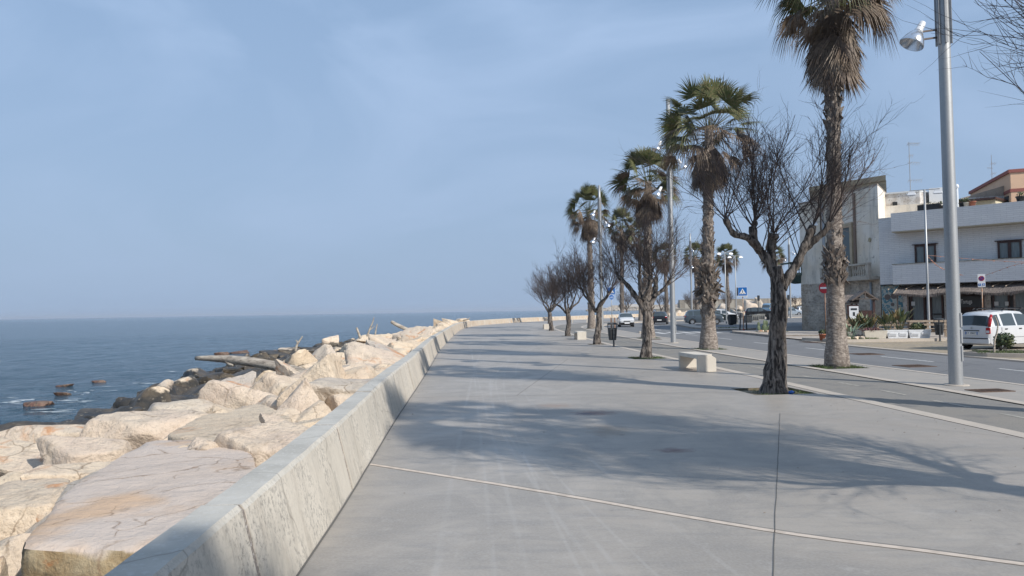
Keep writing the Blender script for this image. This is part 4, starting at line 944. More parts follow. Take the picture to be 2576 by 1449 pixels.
def palm(name, label, seed, H, skirt_z, crown_r, trad, skirt_r=.85, lean=(0, 0), ngreen=26, nmid=22, nskirt=60, boots=((0.3, 1.0, 60),), seg=24, stem=.95):
    r = random.Random(seed); t = thing(name, label, 'palm tree'); top = V(lean[0], lean[1], H)
    tp = [V(0, 0, -.12), V(0, 0, .2), V(lean[0]*.15, lean[1]*.15, H*.3), V(lean[0]*.5, lean[1]*.5, H*.65), top]
    cv = bez(tp, 60); rr = [interp(trad, p.z) for p in cv]
    MB().tube(cv, rr, 28, True, .07, seed).build('trunk', M['palm_trunk'], t, True)
    def axis(z):
        for a, b in zip(cv, cv[1:]):
            if b.z >= z: return a.lerp(b, (z-a.z)/max(1e-6, b.z-a.z))
        return cv[-1]
    bm_ = MB()
    for z0, z1, n, size, out in boots:
        for k in range(n):
            z = lerp(z0, z1, (k+r.random())/n); c = axis(z); rad = interp(trad, z)*.93; a = k*2.399+r.gauss(0, .15)
            o_ = V(math.cos(a), math.sin(a), 0); s_ = V(-math.sin(a), math.cos(a), 0)*(1 if r.random() < .5 else -1)
            s = size*r.uniform(.7, 1.3); tilt = r.uniform(.15, .7)*out; e = c+o_*rad; dz = V(0, 0, 1)
            d = (dz*(1 if r.random() < .8 else -.5)+s_*r.uniform(.2, .8)+o_*tilt).normalized(); wv = d.cross(o_).normalized()*s*(.30 if size < .22 else .17)
            th = o_*s*.06
            q = [e-wv, e+wv, e+d*s*.6+wv*.75, e+d*s*.6-wv*.75, e+d*s+wv*.35, e+d*s-wv*.1]
            bm_.add(q+[x+th for x in q], [(0, 3, 2, 1), (3, 5, 4, 2), (6, 7, 8, 9), (9, 8, 10, 11), (1, 2, 8, 7), (0, 6, 9, 3), (2, 4, 10, 8), (3, 9, 11, 5), (4, 5, 11, 10)])
    bm_.build('leaf_bases', M['boots'], t)
    g = MB(); dm = MB(); sk = MB()
    def leaf(m, z0, az, el, stem_l, L, seg_, spread, droop, w=.030):
        o_ = V(math.cos(az), math.sin(az), 0); d = (o_*math.cos(el)+V(0, 0, math.sin(el))).normalized()
        p = axis(z0)+o_*.12; pts = [p]; q = p
        for i in range(4):
            q = q+d*stem_l/4; d = (d-V(0, 0, .055+(.06*droop if droop > .8 else .0))).normalized(); pts.append(q)
        m.tube(pts, [.018, .015, .013, .011, .009], 4, False)
        s = d.cross(V(0, 0, 1)).normalized() if abs(d.z) < .97 else V(-math.sin(az), math.cos(az), 0)
        tw = r.gauss(0, .75 if droop < .8 else .4); nn = s.cross(d); s = (s*math.cos(tw)+nn*math.sin(tw)).normalized()
        fan(m, q, d, s, L, seg_, spread, droop, r, w)
    for k in range(ngreen):
        u = k/ngreen; el = lerp(1.52, -.05, u**.95)+r.gauss(0, .12)
        leaf(g, H+.15*(1-u), k*2.399+r.gauss(0, .2), el, stem*r.uniform(.75, 1.1)*(crown_r/1.9), .82*crown_r/1.9*r.uniform(.9, 1.15), seg, 1.45, r.uniform(.1, .7), .030)
    for k in range(nmid):
        u = k/nmid; leaf(dm if (k % 3) or k > nmid*.5 else g, H-.15-.35*u, k*2.399+1, lerp(.35, -.40, u)+r.gauss(0, .15), stem*r.uniform(.7, 1.0)*(crown_r/1.9), .78*crown_r/1.9, seg, 1.25, r.uniform(.7, 1.3))
    for k in range(nskirt):
        u = (k+.5)/nskirt; z = lerp(H-.5, skirt_z+.95, u); az = k*2.399+r.gauss(0, .2); o_ = V(math.cos(az), math.sin(az), 0)
        prof = interp([(0, .42), (.3, .62), (.6, .95), (1, .70)], u)*skirt_r
        p = axis(z)+o_*.1; q = axis(z)+o_*prof*.72+V(0, 0, -.12-.1*r.random()); sk.tube([p, (p+q)/2+V(0, 0, .06), q], [.016, .013, .01], 4, False)
        d = (V(0, 0, -1)+o_*r.uniform(.05, .32)).normalized(); s = V(-math.sin(az), math.cos(az), 0); s = (s+o_*r.gauss(0, .3)).normalized()
        fan(sk, q, d, s, r.uniform(.75, 1.12), max(12, seg-6), .62, .1, r, .024)
    g.build('green_fronds', M['frond'], t); dm.build('drooping_fronds', M['frond_dead'], t); sk.build('dead_leaf_skirt', M['frond_dead'], t)
    return t
Gp = 'fan palms in the strip by the road'
P1 = palm('fan_palm', 'tallest nearest fan palm, straight grey trunk, full brown skirt, crown cut by the frame', 5, 11.0, 7.95, 2.1, [(-.2, .37), (0, .355), (.35, .33), (1.0, .26), (2.0, .235), (4.5, .19), (7, .17), (7.8, .19), (10.9, .18)], .74, (.2, 0), 28, 24, 90,
          ((1.0, 2.3, 170, .10, .30), (2.3, 3.3, 150, .26, .8), (3.3, 6.9, 300, .14, .32), (6.9, 8.6, 150, .20, .7)), 30)
P1.location = (*PALMS[1], -.03)
P2 = palm('fan_palm', 'second fan palm with shaggy old leaf bases sticking out around its lower trunk', 9, 9.3, 6.6, 2.35, [(-.2, .44), (0, .42), (.3, .38), (1.0, .29), (1.6, .26), (3.5, .225), (5.5, .20), (9.3, .19)], .80, (.25, 0), 34, 22, 60,
          ((1.2, 1.9, 60, .20, .6), (1.9, 3.3, 190, .42, 1.3), (3.3, 5.0, 150, .24, .6), (5, 7.2, 160, .17, .4)), 28, 1.2)
P2.location = (*PALMS[2], -.03)
P3 = palm('fan_palm', 'third fan palm behind the second lamp column with rough grey trunk', 13, 9.3, 6.8, 2.3, [(-.2, .5), (0, .46), (.5, .38), (1.2, .29), (3.5, .25), (6, .22), (9.3, .19)], .85, (.2, 0), 34, 30, 70, ((1.2, 4.6, 220, .28, .7), (4.6, 7.2, 120, .19, .4)), 26, 1.1)
P3.location = (*PALMS[3], -.03)
P4 = dup(P3, (*PALMS[4], -.03), 1.9, 'fourth fan palm with small crown behind the far left lamp column', (.98, .98, 1.17))
dup(P1, (*PALMS[0], -.03), 1.2, 'fan palm just outside the right edge casting its shadow over the promenade')
dup(P2, (10.2, 1.5, -.03), 2.2, 'fan palm beside the viewer casting a broad shadow over the promenade')
dup(P3, (9.3, -7.7, -.03), .5, 'fan palm behind the viewer whose shadow reaches the nearest paving')
for p in (P1, P2, P3, P4): p['group'] = Gp
for k, (px, py, Y, H, lb) in enumerate(((1560, 551, 96, 13.2, 'tall distant palm peeping between the third and fourth palm crowns'), (1607, 577, 108, 13.2, 'distant palm hidden behind the trunk of the third palm'), (1674, 636, 108, 10, 'distant palm right behind the second lamp column'),
                                     (1750, 632, 108, 10, 'small distant palm just left of the shaggy palm trunk'), (1828, 640, 108, 9.8, 'small distant palm behind the pair of double headed lamps'), (1940, 645, 108, 9.6, 'small distant palm seen in the fork of the nearest bare tree'))):
    a = D(px, py, Y); dup(P3, (a.x, Y, -.1), k*1.1, lb, (.9, .9, H/9.9), None, 'distant palms round the far car park')
# ------------------------------------------------------------------ lamp columns
def bell(m, mh, c, d):
    """bell floodlight at c pointing along d"""
    z = -d.normalized(); q = z.to_track_quat('Z', 'Y').to_matrix()
    def L(prof, mb, n=24):
        t = MB().lathe(prof, n); mb.add([Vector(c)+q @ Vector(v) for v in t.v], t.f)
    L([(.25, -.02), (.255, 0), (.20, .14), (.13, .26), (.075, .31), (.075, .30), (.12, .25), (.19, .13), (.245, 0), (.25, -.02)], m)
    L([(0, .29), (.085, .29), (.09, .33), (.075, .35), (.07, .50), (.055, .54), (0, .54)], mh)
def lamp_column(label, loc):
    t = thing('lamp_column', label, 'lamp post', loc, 0, 'tall grey lamp columns with bell floodlights')
    MB().lathe([(.138, 0), (.136, .2), (.13, 3), (.118, 7.3), (.105, 11), (.10, 12.3), (0, 12.32)], 32).build('pole', M['steel'], t, True)
    MB().lathe([(.25, -.001), (.25, .012), (.24, .02), (.145, .022)], 24).build('base_plate', M['kerb'], t)
    sm = MB()
    for k in range(6):
        a = k*math.pi/3+.3; sm.box((.135*math.cos(a), .135*math.sin(a), 9.3), (.055, .035, 3.9), a)
        sm.box((.158*math.cos(a+.2), .158*math.sin(a+.2), 9.3), (.012, .012, 3.9), a+.2)
    sm.build('bracket_rails', M['steel_plain'], t)
    for z0, z1 in ((.52, .84), (.90, 1.19), (1.24, 1.54)):
        a = -.75; MB().box((.122*math.cos(a), .122*math.sin(a), (z0+z1)/2), (.05, .12, z1-z0), a, 0, 0).build('access_hatch', M['steel_plain'], t, False, .006)
    for z, s, ang in ((7.55, -1, 3.14), (9.85, -1, 3.3), (8.95, 1, -.1)):
        o_ = V(math.cos(ang), math.sin(ang)*1.0, 0); sd = V(-o_.y, o_.x, 0); b = MB(); h = MB(); hd = MB()
        for e in (-.07, .10): b.box((o_.x*.30, o_.y*.30+.02, z+e+.02), (.42, .03, .035), ang, 0, .12 if s < 0 else -.12)
        c = o_*.70+V(0, 0, z-.17); bell(h, hd, c, (o_*.55+V(0, 0, -1)))
        arm = b.build('bracket_arm', M['arm'], t); sh = h.build('floodlight_shade', M['reflector'], t, True); hd.build('lamp_housing', M['lamp_white'], sh, True)
    return t
L1 = lamp_column('nearest tall lamp column, thick grey pole at the right cutting through the top of the view', (9.45, 15.87, 0)); L1.rotation_euler = (0, 0, 0)
dup(L1, (8.04, 37.13, 0), .1, 'second lamp column between the second bare tree and the shaggy palm')
dup(L1, (7.58, 62.89, 0), .2, 'third lamp column rising above the fourth palm, farthest of the row')
a = D(1985, 640, 113); dup(L1, (a.x, 113, -.1), 2.6, 'distant lamp column standing just left of the green balcony')
a = D(1728, 560, 104); dup(L1, (a.x+.4, 104, -.1), 1.6, 'distant lamp column hidden behind the shaggy palm trunk')
def twin_lamp(label, x, y, z, H, rz=0, half=.62):
    t = thing('twin_street_lamp', label, 'street lamp', (x, y, z), rz, 'double headed street lamps')
    MB().lathe([(.085, 0), (.085, .05), (.065, .9), (.06, 3), (.05, H), (0, H+.01)], 16).build('pole', M['steel'], t, True)
    MB().box((0, 0, H-.02), (half*2.3, .045, .045)).build('crossbar', M['steel_plain'], t)
    for s in (-1, 1):
        h = MB(); h.frustum((s*half, 0, H-.26), (.44, .26), (.36, .20), .12); h.box((s*half, 0, H-.10), (.30, .16, .08)); h.box((s*(half+.24), 0, H-.19), (.06, .14, .08))
        hd = h.build('lamp_head', M['lamp_white'], t, False, .01)
        MB().box((s*half, 0, H-.268), (.36, .2, .012)).build('lens', M['reflector'], hd)
    return t
twin_lamp('street lamp with two white floodlights standing in front of the white tiled building', 22.3, 39.7, .05, 7.85, -.45)
twin_lamp('street lamp whose left white head shows between bare twigs before the old plaster house', 22.55, 53.2, -.1, 7.9, -.2)
twin_lamp('left and nearer of the pair of double headed lamps in the car park', 23.9, 82.8, -.1, 8.0, .1, .68)
twin_lamp('right of the pair of double headed lamps, just left of the crossing sign', 26.4, 87.3, -.1, 7.9, .1, .68)
# ------------------------------------------------------------------ text and flat figures
def text_mesh(body, size, depth=.003):
    cu = bpy.data.curves.new('lettering', 'FONT'); cu.body = body; cu.size = size; cu.extrude = depth; cu.align_x = 'CENTER'; cu.align_y = 'CENTER'
    ob = bpy.data.objects.new('tmp', cu); C.objects.link(ob); dg = bpy.context.evaluated_depsgraph_get(); dg.update()
    me = bpy.data.meshes.new_from_object(ob.evaluated_get(dg)); bpy.data.objects.remove(ob); return me
def text_part(body, size, mat, parent, loc, rot, name='lettering', shear=0):
    me = text_mesh(body, size); me.materials.clear(); me.materials.append(mat)
    o = bpy.data.objects.new(name, me); C.objects.link(o); o.parent = parent; o.location = loc; o.rotation_euler = rot; return o
FR = (math.pi/2, 0, 0)      # lettering standing up, read from -y
def flat(poly, y, mat, parent, name, th=.004):
    """polygon in local x,z extruded towards -y, front face at y"""
    Mx = Matrix.Translation((0, y+th, 0)) @ Matrix.Rotation(math.pi/2, 4, 'X')
    return MB().prism(poly, Mx, th).build(name, mat, parent)
def disc(cx_, cz, r, n=28): return [(cx_+r*math.cos(2*math.pi*k/n), cz+r*math.sin(2*math.pi*k/n)) for k in range(n)]
def rrect(cx_, cz, w, h, c=.03):
    o = []
    for sx, sz, a0 in ((1, 1, 0), (-1, 1, 90), (-1, -1, 180), (1, -1, 270)):
        for k in range(4): a = R(a0+k*30); o.append((cx_+sx*(w/2-c)+c*math.cos(a), cz+sz*(h/2-c)+c*math.sin(a)))
    return o
def crossing_face(parent, z, s, y=-.04):
    pl = flat(rrect(0, z, s, s), y, M['white_sign'], parent, 'sign_plate', .006)
    flat(rrect(0, z, s*.95, s*.95), y-.004, M['blue_sign'], pl, 'blue_field')
    flat([(-.37*s, z-.30*s), (.37*s, z-.30*s), (0, z+.34*s)], y-.008, M['white_sign'], pl, 'triangle')
    m = MB(); q = Matrix.Translation((0, y-.008, 0)) @ Matrix.Rotation(math.pi/2, 4, 'X')
    def bar(a, b, w):
        a, b = Vector(a), Vector(b); t = (b-a).normalized(); n_ = Vector((-t.y, t.x))*w/2
        m.prism([tuple(a-n_), tuple(b-n_), tuple(b+n_), tuple(a+n_)], q, .004)
    k = s
    m.prism(disc(.0, z+.14*k, .035*k, 12), q, .004)
    bar((0, z+.10*k), (.0, z-.06*k), .06*k); bar((0, z-.05*k), (.07*k, z-.22*k), .03*k); bar((0, z-.05*k), (-.07*k, z-.22*k), .03*k)
    bar((0, z+.08*k), (.08*k, z-.01*k), .025*k); bar((0, z+.08*k), (-.07*k, z-.0*k), .025*k)
    for u in (-.24, -.12, .12, .24): bar((u*k*.9, z-.19*k), (u*k*1.05, z-.28*k), .04*k)
    m.build('walking_figure', M['black'], pl)
t = thing('crossing_sign', 'blue pedestrian crossing sign above a round blue cycle sign, behind the litter bin', 'road sign', (8.05, 60, 0), -.1)
MB().cyl((0, 0, 0), (0, 0, 3.55), .03, n=10).build('pole', M['steel'], t, True)
crossing_face(t, 3.22, .62)
pl = flat(disc(0, 2.70, .21), -.04, M['white_sign'], t, 'cycle_disc', .006); flat(disc(0, 2.70, .195), -.044, M['blue_sign'], pl, 'blue_field')
m = MB()
for s in (-.085, .085): m.tube([V(s+.055*math.cos(a*.524), -.05, 2.67+.055*math.sin(a*.524)) for a in range(13)], .008, 5, False)
for a, b in (((-.085, 2.67), (-.03, 2.74)), ((-.03, 2.74), (.05, 2.74)), ((.05, 2.74), (.085, 2.67)), ((-.03, 2.74), (0, 2.67)), ((0, 2.67), (.05, 2.74)), ((0, 2.67), (-.085, 2.67)), ((.05, 2.74), (.04, 2.78))): m.tube([V(a[0], -.05, a[1]), V(b[0], -.05, b[1])], .007, 5, False)
m.build('bicycle_symbol', M['white_sign'], pl)
t = thing('crossing_sign', 'blue pedestrian crossing sign on a rusty pole at the corner of the traffic island', 'road sign', (16.85, 54.1, .03), -.30)
MB().cyl((0, 0, 0), (0, 0, 2.75), .035, n=10).build('pole', M['rustpole'], t, True)
MB().cyl((0, 0, 0), (0, 0, .08), .06, .05, n=10).build('red_base', M['red_sign'], t, True)
crossing_face(t, 2.84, .64); MB().box((-.1, .06, 2.84), (.62, .02, .6)).build('rear_plate', M['darkgrey'], t)
MB().box((.02, -.06, 2.49), (.66, .03, .07)).box((.26, -.07, 2.44), (.12, .04, .12)).build('lamp_strip', M['paper'], t)
t = thing('no_entry_sign', 'red no entry disc on a rusty pole half behind the nearest palm trunk', 'road sign', (17.15, 40.6, -.05), -.75)
MB().cyl((0, 0, 0), (0, 0, 3.0), .032, n=10).build('pole', M['rust'], t, True)
pl = flat(disc(0, 2.76, .30), -.035, M['red_sign'], t, 'red_disc', .006); flat([(-.22, 2.71), (.22, 2.71), (.22, 2.81), (-.22, 2.81)], -.04, M['white_sign'], pl, 'white_bar')
t = thing('parking_sign', 'no parking sign with small parking and wheelchair panels on a rusty pole behind the car', 'road sign', (22.85, 36, -.05), -.55)
MB().cyl((0, 0, 0), (0, 0, 3.2), .03, n=10).build('pole', M['rustpole'], t, True)
pl = flat(rrect(0, 2.88, .32, .64, .02), -.035, M['white_sign'], t, 'sign_plate', .006)
flat(disc(0, 2.98, .125), -.039, M['red_sign'], pl, 'red_ring'); flat(disc(0, 2.98, .095), -.043, M['purple_sign'], pl, 'blue_field')
flat([(-.085, 3.045), (-.065, 3.065), (.085, 2.915), (.065, 2.895)], -.047, M['red_sign'], pl, 'red_slash')
flat(rrect(-.08, 2.68, .11, .12, .005), -.039, M['blue_sign'], pl, 'parking_panel'); flat(rrect(.08, 2.68, .11, .12, .005), -.039, M['blue_sign'], pl, 'wheelchair_panel')
text_part('P', .11, M['white_sign'], pl, (-.08, -.045, 2.68), FR)
m = MB(); m.tube([V(.07+.03*math.cos(a*.524), -.045, 2.66+.03*math.sin(a*.524)) for a in range(-6, 5)], .005, 4, False); m.tube([V(.07, -.045, 2.72), V(.07, -.045, 2.67), V(.10, -.045, 2.67), V(.11, -.045, 2.635)], .006, 4, False)
m.build('wheelchair_symbol', M['white_sign'], pl)
# ------------------------------------------------------------------ concrete benches
def bench(label, x, y, rz, L=1.62, chip=False):
    t = thing('concrete_bench', label, 'bench', (x, y, 0), rz, 'cast concrete benches along the promenade')
    w, h, th = .52, .46, .09; m = MB()
    if chip:
        pr = [(-w/2, 0), (w/2, 0), (w/2, .36), (w/2-.035, .385), (w/2-.13, .44), (w/2-.19, h), (-w/2, h)]
    else: pr = [(-w/2, 0), (w/2, 0), (w/2, h), (-w/2, h)]
    Mx = Matrix.Translation((0, -L/2+th, 0)) @ Matrix.Rotation(math.pi/2, 4, 'X')
    m.prism(pr, Mx, th); m.build('end_slab', M['concrete_bench'], t, False, .006)
    m = MB().box((0, L/2-th/2, h/2), (w, th, h)); m.build('end_slab', M['concrete_bench'], t, False, .006)
    if chip: m = MB().box((-.095, 0, h-.055), (w-.192, L-2*th-.002, .11)).box((w/2-.096, .10, h-.055), (.19, L-2*th-.22, .109))
    else: m = MB().box((0, 0, h-.055), (w, L-2*th-.002, .11))
    m.build('seat', M['concrete_bench'], t, False, .004)
    return t
bench('nearest concrete bench with a broken front corner, right beside the nearest bare tree', 5.18, 20.95, .10, 1.6, True)
bench('second concrete bench, just beyond the third bare tree', 3.98, 43.85, .04, 1.6)
bench('third concrete bench, small white block beside the fifth bare tree trunk', 3.1, 68.5, 0, 1.6)
t = bench('farthest concrete bench, open front turned to the viewer near the far parapet', 8.95, 98.6, R(80), 2.0)
# ------------------------------------------------------------------ litter bins and posts
def bin_(label, x, y, z, rz, s=1.0):
    t = thing('litter_bin', label, 'litter bin', (x, y, z), rz, 'black litter bins on a post'); t.scale = (s,)*3
    MB().lathe([(.085, 0), (.085, .012), (.045, .015), (.04, .06), (.038, .80), (.045, .82), (0, .83)], 14).build('post', M['darkgrey'], t, True)
    b = MB(); n = 20; rings = [(.165, .30), (.195, .55), (.215, .82), (.225, .87)]; vs = []
    def el(k, r_): a = 2*math.pi*k/n; return V(r_*1.0*math.copysign(abs(math.cos(a))**.7, math.cos(a)), .19+r_*.68*math.copysign(abs(math.sin(a))**.7, math.sin(a)), 0)
    for r_, zz in rings+[(.205, .87), (.15, .34)]: vs += [el(k, r_)+V(0, 0, zz) for k in range(n)]
    fs = [(i*n+k, i*n+(k+1) % n, (i+1)*n+(k+1) % n, (i+1)*n+k) for i in range(5) for k in range(n)]+[tuple(reversed(range(n)))]
    b.add(vs, fs).build('body', M['darkgrey'], t, False)
    h = MB()
    for k in (0, 5, 10, 15): q = el(k, .212); h.box((q.x, q.y, .95), (.03, .03, .17))
    h.build('hood_posts', M['darkgrey'], t)
    h = MB(); vs = []
    for r_, zz in ((.215, 1.02), (.235, 1.03), (.235, 1.07), (.19, 1.11), (.02, 1.12)): vs += [el(k, r_)+V(0, 0, zz) for k in range(n)]
    h.add(vs, [(i*n+k, i*n+(k+1) % n, (i+1)*n+(k+1) % n, (i+1)*n+k) for i in range(4) for k in range(n)]+[tuple(range(4*n, 5*n)), tuple(reversed(range(n)))]).build('hood', M['darkgrey'], t)
    for s in (-1, 1): MB().box((s*.08, .19-.148, .58), (.10, .01, .40)).build('panel', M['black'], t)
    return t
bin_('black litter bin standing in front of the blue signs', 4.67, 34.34, 0, .15, 1.0)
bin_('black litter bin by the restaurant door next to the white flower boxes', 20.85, 36.2, -.09, -.4, 1.0)
for x, y, h, lb in ((7.9, 57.3, 1.06, 'left rusty bollard beside the litter bin'), (8.25, 62, 1.0, 'right rusty bollard partly hidden behind the litter bin'), (10.6, 68.5, .5, 'stub of a rusty bollard on the far edge of the road')):
    if h > .6: tag(MB().box((x, y, h/2-.05), (.10, .10, h+.1)).box((x, y, h+.01), (.085, .085, .03)).build('rusty_bollard', M['rust'], None, False, .006), lb, 'bollard', 'rusty bollards by the crossing')
tag(MB().box((9.2, 52.6, .03), (.5, .35, .22)).build('stone_block', M['kerb'], None, False, .02), 'low yellowish stone block on the kerb below the litter bin', 'stone block')
for x, y, dx, h, lb in ((17.55, 57.3, .12, 1.25, 'dark slanting post left of the crossing sign on the side road'), (17.75, 56.2, -.05, 1.3, 'dark upright post close behind the crossing sign')):
    tag(MB().tube([(x, y, -.1), (x+dx, y, h)], .05, 8).build('dark_post', M['darkgrey'], None, True), lb, 'post')
t = thing('waste_container', 'black upright waste container beside the left double headed lamp', 'waste bin', (22.6, 76.2, -.1), .1)
m = MB().frustum((0, 0, .06), (.62, .6), (.72, .7), .95); m.build('body', M['black'], t); MB().box((0, 0, 1.05), (.76, .74, .07)).build('lid', M['black'], t); MB().cyl((-.2, .3, .06), (.2, .3, .06), .07).build('wheel', M['rubber'], t)
def trough(label, x, y, z, mat, w=.9, rz=0):
    t = thing('planter_tub', label, 'planter', (x, y, z), rz, 'grey tubs edging the car park')
    MB().frustum((0, 0, .08), (w*.86, w*.86), (w*.94, w*.94), .66).build('body', mat, t); MB().box((0, 0, .78), (w*1.03, w*1.03, .10)).build('rim', mat, t, False, .01); MB().box((0, 0, .045), (w*.96, w*.96, .09)).build('foot', mat, t)
    for s in (-1, 0, 1): MB().box((s*w*.26, -w*.452, .4), (w*.2, .02, .5)).build('recess_panel', M['darkgrey'], t)
gc = pm('grey_cast_concrete', (.24, .24, .225), .85, 0, [(4, .4, .6, (.16, .16, .15), .7)], [(20, .3, .01)])
trough('darkest square tub, leftmost and nearest of the row in the car park', 27.3, 86.1, -.1, M['darkgrey'], .84)
trough('grey square tub second from left in the car park row', 30.5, 93.3, -.1, gc, .92)
trough('grey square tub third from left in front of the black estate car', 33.9, 101.5, -.1, gc, 1.1)
trough('dark square tub fourth from left beside the nearest bare trunk', 35.2, 101, -.1, M['darkgrey'], .95, .1)
trough('grey tub half hidden behind the right double headed lamp', 24.7, 82.0, -.1, gc, .42)
for px, py, Y, lb in ((1983, 748, 130, 'tall narrow sign seen edge on, right of the nearest bare tree'), (1908, 750, 118, 'tall narrow sign seen edge on, just left of the nearest bare tree')):
    a = D(px, py, Y); t = thing('narrow_sign', lb, 'sign', (a.x, Y, -.1)); MB().cyl((0, 0, 0), (0, 0, a.z-.0), .05, n=8).build('pole', M['darkgrey'], t, True); MB().box((0, 0, a.z+.1), (.24, .5, .85)).build('sign_panel', M['black'], t)
t = thing('toy', 'small bright blue bottle lying at the foot of the nearest bare tree', 'bottle', (5.60, 14.98, .01), .5)
MB().lathe([(0, -.06), (.035, -.058), (.038, .02), (.015, .05), (.014, .07), (0, .072)], 12, (0, 0, .0), 'X').build('body', pm('blue_plastic', (.02, .12, .45), .3), t, True); t.name = 'blue_bottle'
MB().lathe([(0, .07), (.017, .071), (.017, .09), (0, .091)], 10, (0, 0, 0), 'X').build('cap', M['black'], t, True)
# ------------------------------------------------------------------ cars
def paint(name, c, metal=.3): return pm(name, c, .32, metal, [(1.5, .4, .7, tuple(x*.85 for x in c), .4)], [], coat=.6)
PW = paint('white_paint', (.58, .59, .60), 0); PG = paint('slate_blue_paint', (.085, .11, .135)); PB = paint('black_paint_car', (.012, .013, .016)); PDG = paint('dark_green_paint', (.02, .032, .03)); PS = paint('silver_blue_paint', (.34, .40, .46)); PGR = paint('graphite_paint', (.10, .105, .11))
M['trim'] = pm('black_trim', (.02, .02, .022), .6); M['red_lamp'] = pm('red_lamp', (.35, .012, .018), .15); M['clear_lamp'] = pm('clear_lamp', (.55, .57, .6), .1)
def car(label, loc, rz, L, Wd, H, pt, prof, belt=.60, rg=(.012, .06), ws=(.58, .76), sides=((.10, .19), (.215, .42), (.445, .64)), wr=.30, axles=(.18, .80), kind='car', name='parked_car', group='cars parked and driving beyond the trees', hub=True, plate=True, low='body', tall_lamp=False):
    t = thing(name, label, kind, loc, rz, group)
    top = lambda u: interp(prof, u)*H
    xs = sorted(set([0, .005, .02, .04, 1, .995, .98]+[i/44 for i in range(45)]+list(rg)+list(ws)+[q for s in sides for q in s]+[a+d for a in axles for d in (-1.15*wr/L, -.8*wr/L, 0, .8*wr/L, 1.15*wr/L)]))
    xs = [x for x in xs if 0 <= x <= 1]; zb = .19; rows = []
    for u in xs:
        e = abs(2*u-1); w = Wd/2*(1-.10*e**5-.09*e**24); tz = top(u); bz = min(belt*H, tz-.05); g = max(0, (tz-bz)/(H-belt*H)); rw = w*(.95-.19*min(1, g))
        X = (u-.5)*L
        ar = 0
        for a in axles:
            dx = (u-a)*L; Ra = wr*1.17
            if abs(dx) < Ra: ar = max(ar, wr+math.sqrt(Ra*Ra-dx*dx))
        zlow = zb+.05+(.06 if e > .93 else 0)
        pts = [(0, zlow-.03), (w*.8, zlow-.03), (w*.97, max(zlow, ar)), (w, max(.30*H, ar+.01)), (w*.998, max(.43*H, ar+.02)), (w*.985, max(bz-.02, .44*H)), (w*.96, bz), (rw, tz-.05*min(1, .3+g)-.06*min(1, g)), (rw*.82, tz-.006), (0, tz+.018)]
        pts = [(y, min(z, tz+.02)) for y, z in pts]
        rows.append([(X, y, z) for y, z in pts])
    nb = 10; body = MB(); G = {}
    def put(key, quad): G.setdefault(key, MB()).add(quad, [(0, 1, 2, 3)])
    for i in range(len(xs)-1):
        u0, u1 = xs[i], xs[i+1]; um = (u0+u1)/2
        for sgn in (1, -1):
            for j in range(nb-1):
                q = [rows[i][j], rows[i+1][j], rows[i+1][j+1], rows[i][j+1]]; q = [(a, b*sgn, c) for a, b, c in q]
                if sgn < 0: q.reverse()
                key = None
                if j >= 7 and rg[0] <= um <= rg[1]: key = 'rear_window'
                elif j >= 7 and ws[0] <= um <= ws[1]: key = 'windshield'
                elif j == 6:
                    for k, (a, b) in enumerate(sides):
                        if a <= um <= b: key = 'side_window%d%s' % (k, sgn)
                if key: put(key, q)
                else: body.add(q, [(0, 1, 2, 3)])
    for i, f in ((0, 1), (len(xs)-1, 0)):
        rr = rows[i]; ring = [(a, b, c) for a, b, c in rr]+[(a, -b, c) for a, b, c in reversed(rr[1:-1])]
        body.add(ring, [tuple(range(len(ring))) if f else tuple(reversed(range(len(ring))))])
    bo = body.build('body', pt, t, True)
    bm = bmesh.new(); bm.from_mesh(bo.data); bmesh.ops.remove_doubles(bm, verts=bm.verts, dist=.0008); bmesh.ops.recalc_face_normals(bm, faces=bm.faces); bm.to_mesh(bo.data); bm.free()
    try: bo.data.set_sharp_from_angle(angle=R(38))
    except Exception: pass
    for k, m in G.items(): m.build(k.rstrip('-0123456789'), M['glass'], t, True)
    MB().box((0, 0, .33), (L*.88, Wd*.70, .26)).build('underbody', M['black'], t)
    for a in axles:
        for s in (1, -1):
            w = thing('wheel', None, None); w.parent = t; w.location = ((a-.5)*L, s*(Wd/2-.10), wr)
            MB().lathe([(wr*.62, -.09), (wr*.93, -.09), (wr, -.06), (wr, .06), (wr*.93, .09), (wr*.62, .09)], 28, (0, 0, 0), 'Y').build('tyre', M['rubber'], w, True)
            h = MB().lathe([(wr*.62, .05*s), (wr*.60, .075*s), (wr*.2, .06*s), (.02, .075*s), (0, .076*s)], 24, (0, 0, 0), 'Y')
            for k in range(6):
                an = k*math.pi/3; h.box((wr*.38*math.cos(an), .082*s, wr*.38*math.sin(an)), (wr*.42, .02, wr*.16), 0, 0, -an)
            h.build('rim', M['chrome'] if hub else M['trim'], w)
    zt = belt*H
    for s in (1, -1):
        if tall_lamp:
            pz = [(.60, .005), (.70, .016), (.80, .032), (.90, .05)]
            m = MB(); m.tube([V((u-.5)*L-.012, s*(Wd/2*(.93-.10*(z-.6))-.035), z*H) for z, u in pz], [.05, .062, .06, .045], 8, True); m.build('tail_light', M['red_lamp'], t, True)
            m = MB().box((-L/2-.005, s*(Wd/2*.87-.03), .50*H), (.06, .17, .24)); lm = m.build('tail_light', M['red_lamp'], t, False, .02)
            MB().box((-L/2-.037, s*(Wd/2*.87-.03), .475*H), (.01, .12, .09)).build('reversing_lens', M['clear_lamp'], lm)
        else: MB().box((-L/2+.01, s*(Wd/2*.84), zt*.93), (.08, .22, .16)).build('tail_light', M['red_lamp'], t, False, .03)
        MB().box((L/2-.07, s*(Wd/2*.74), .44*H), (.16, .34, .15)).build('headlight', M['clear_lamp'], t, False, .05)
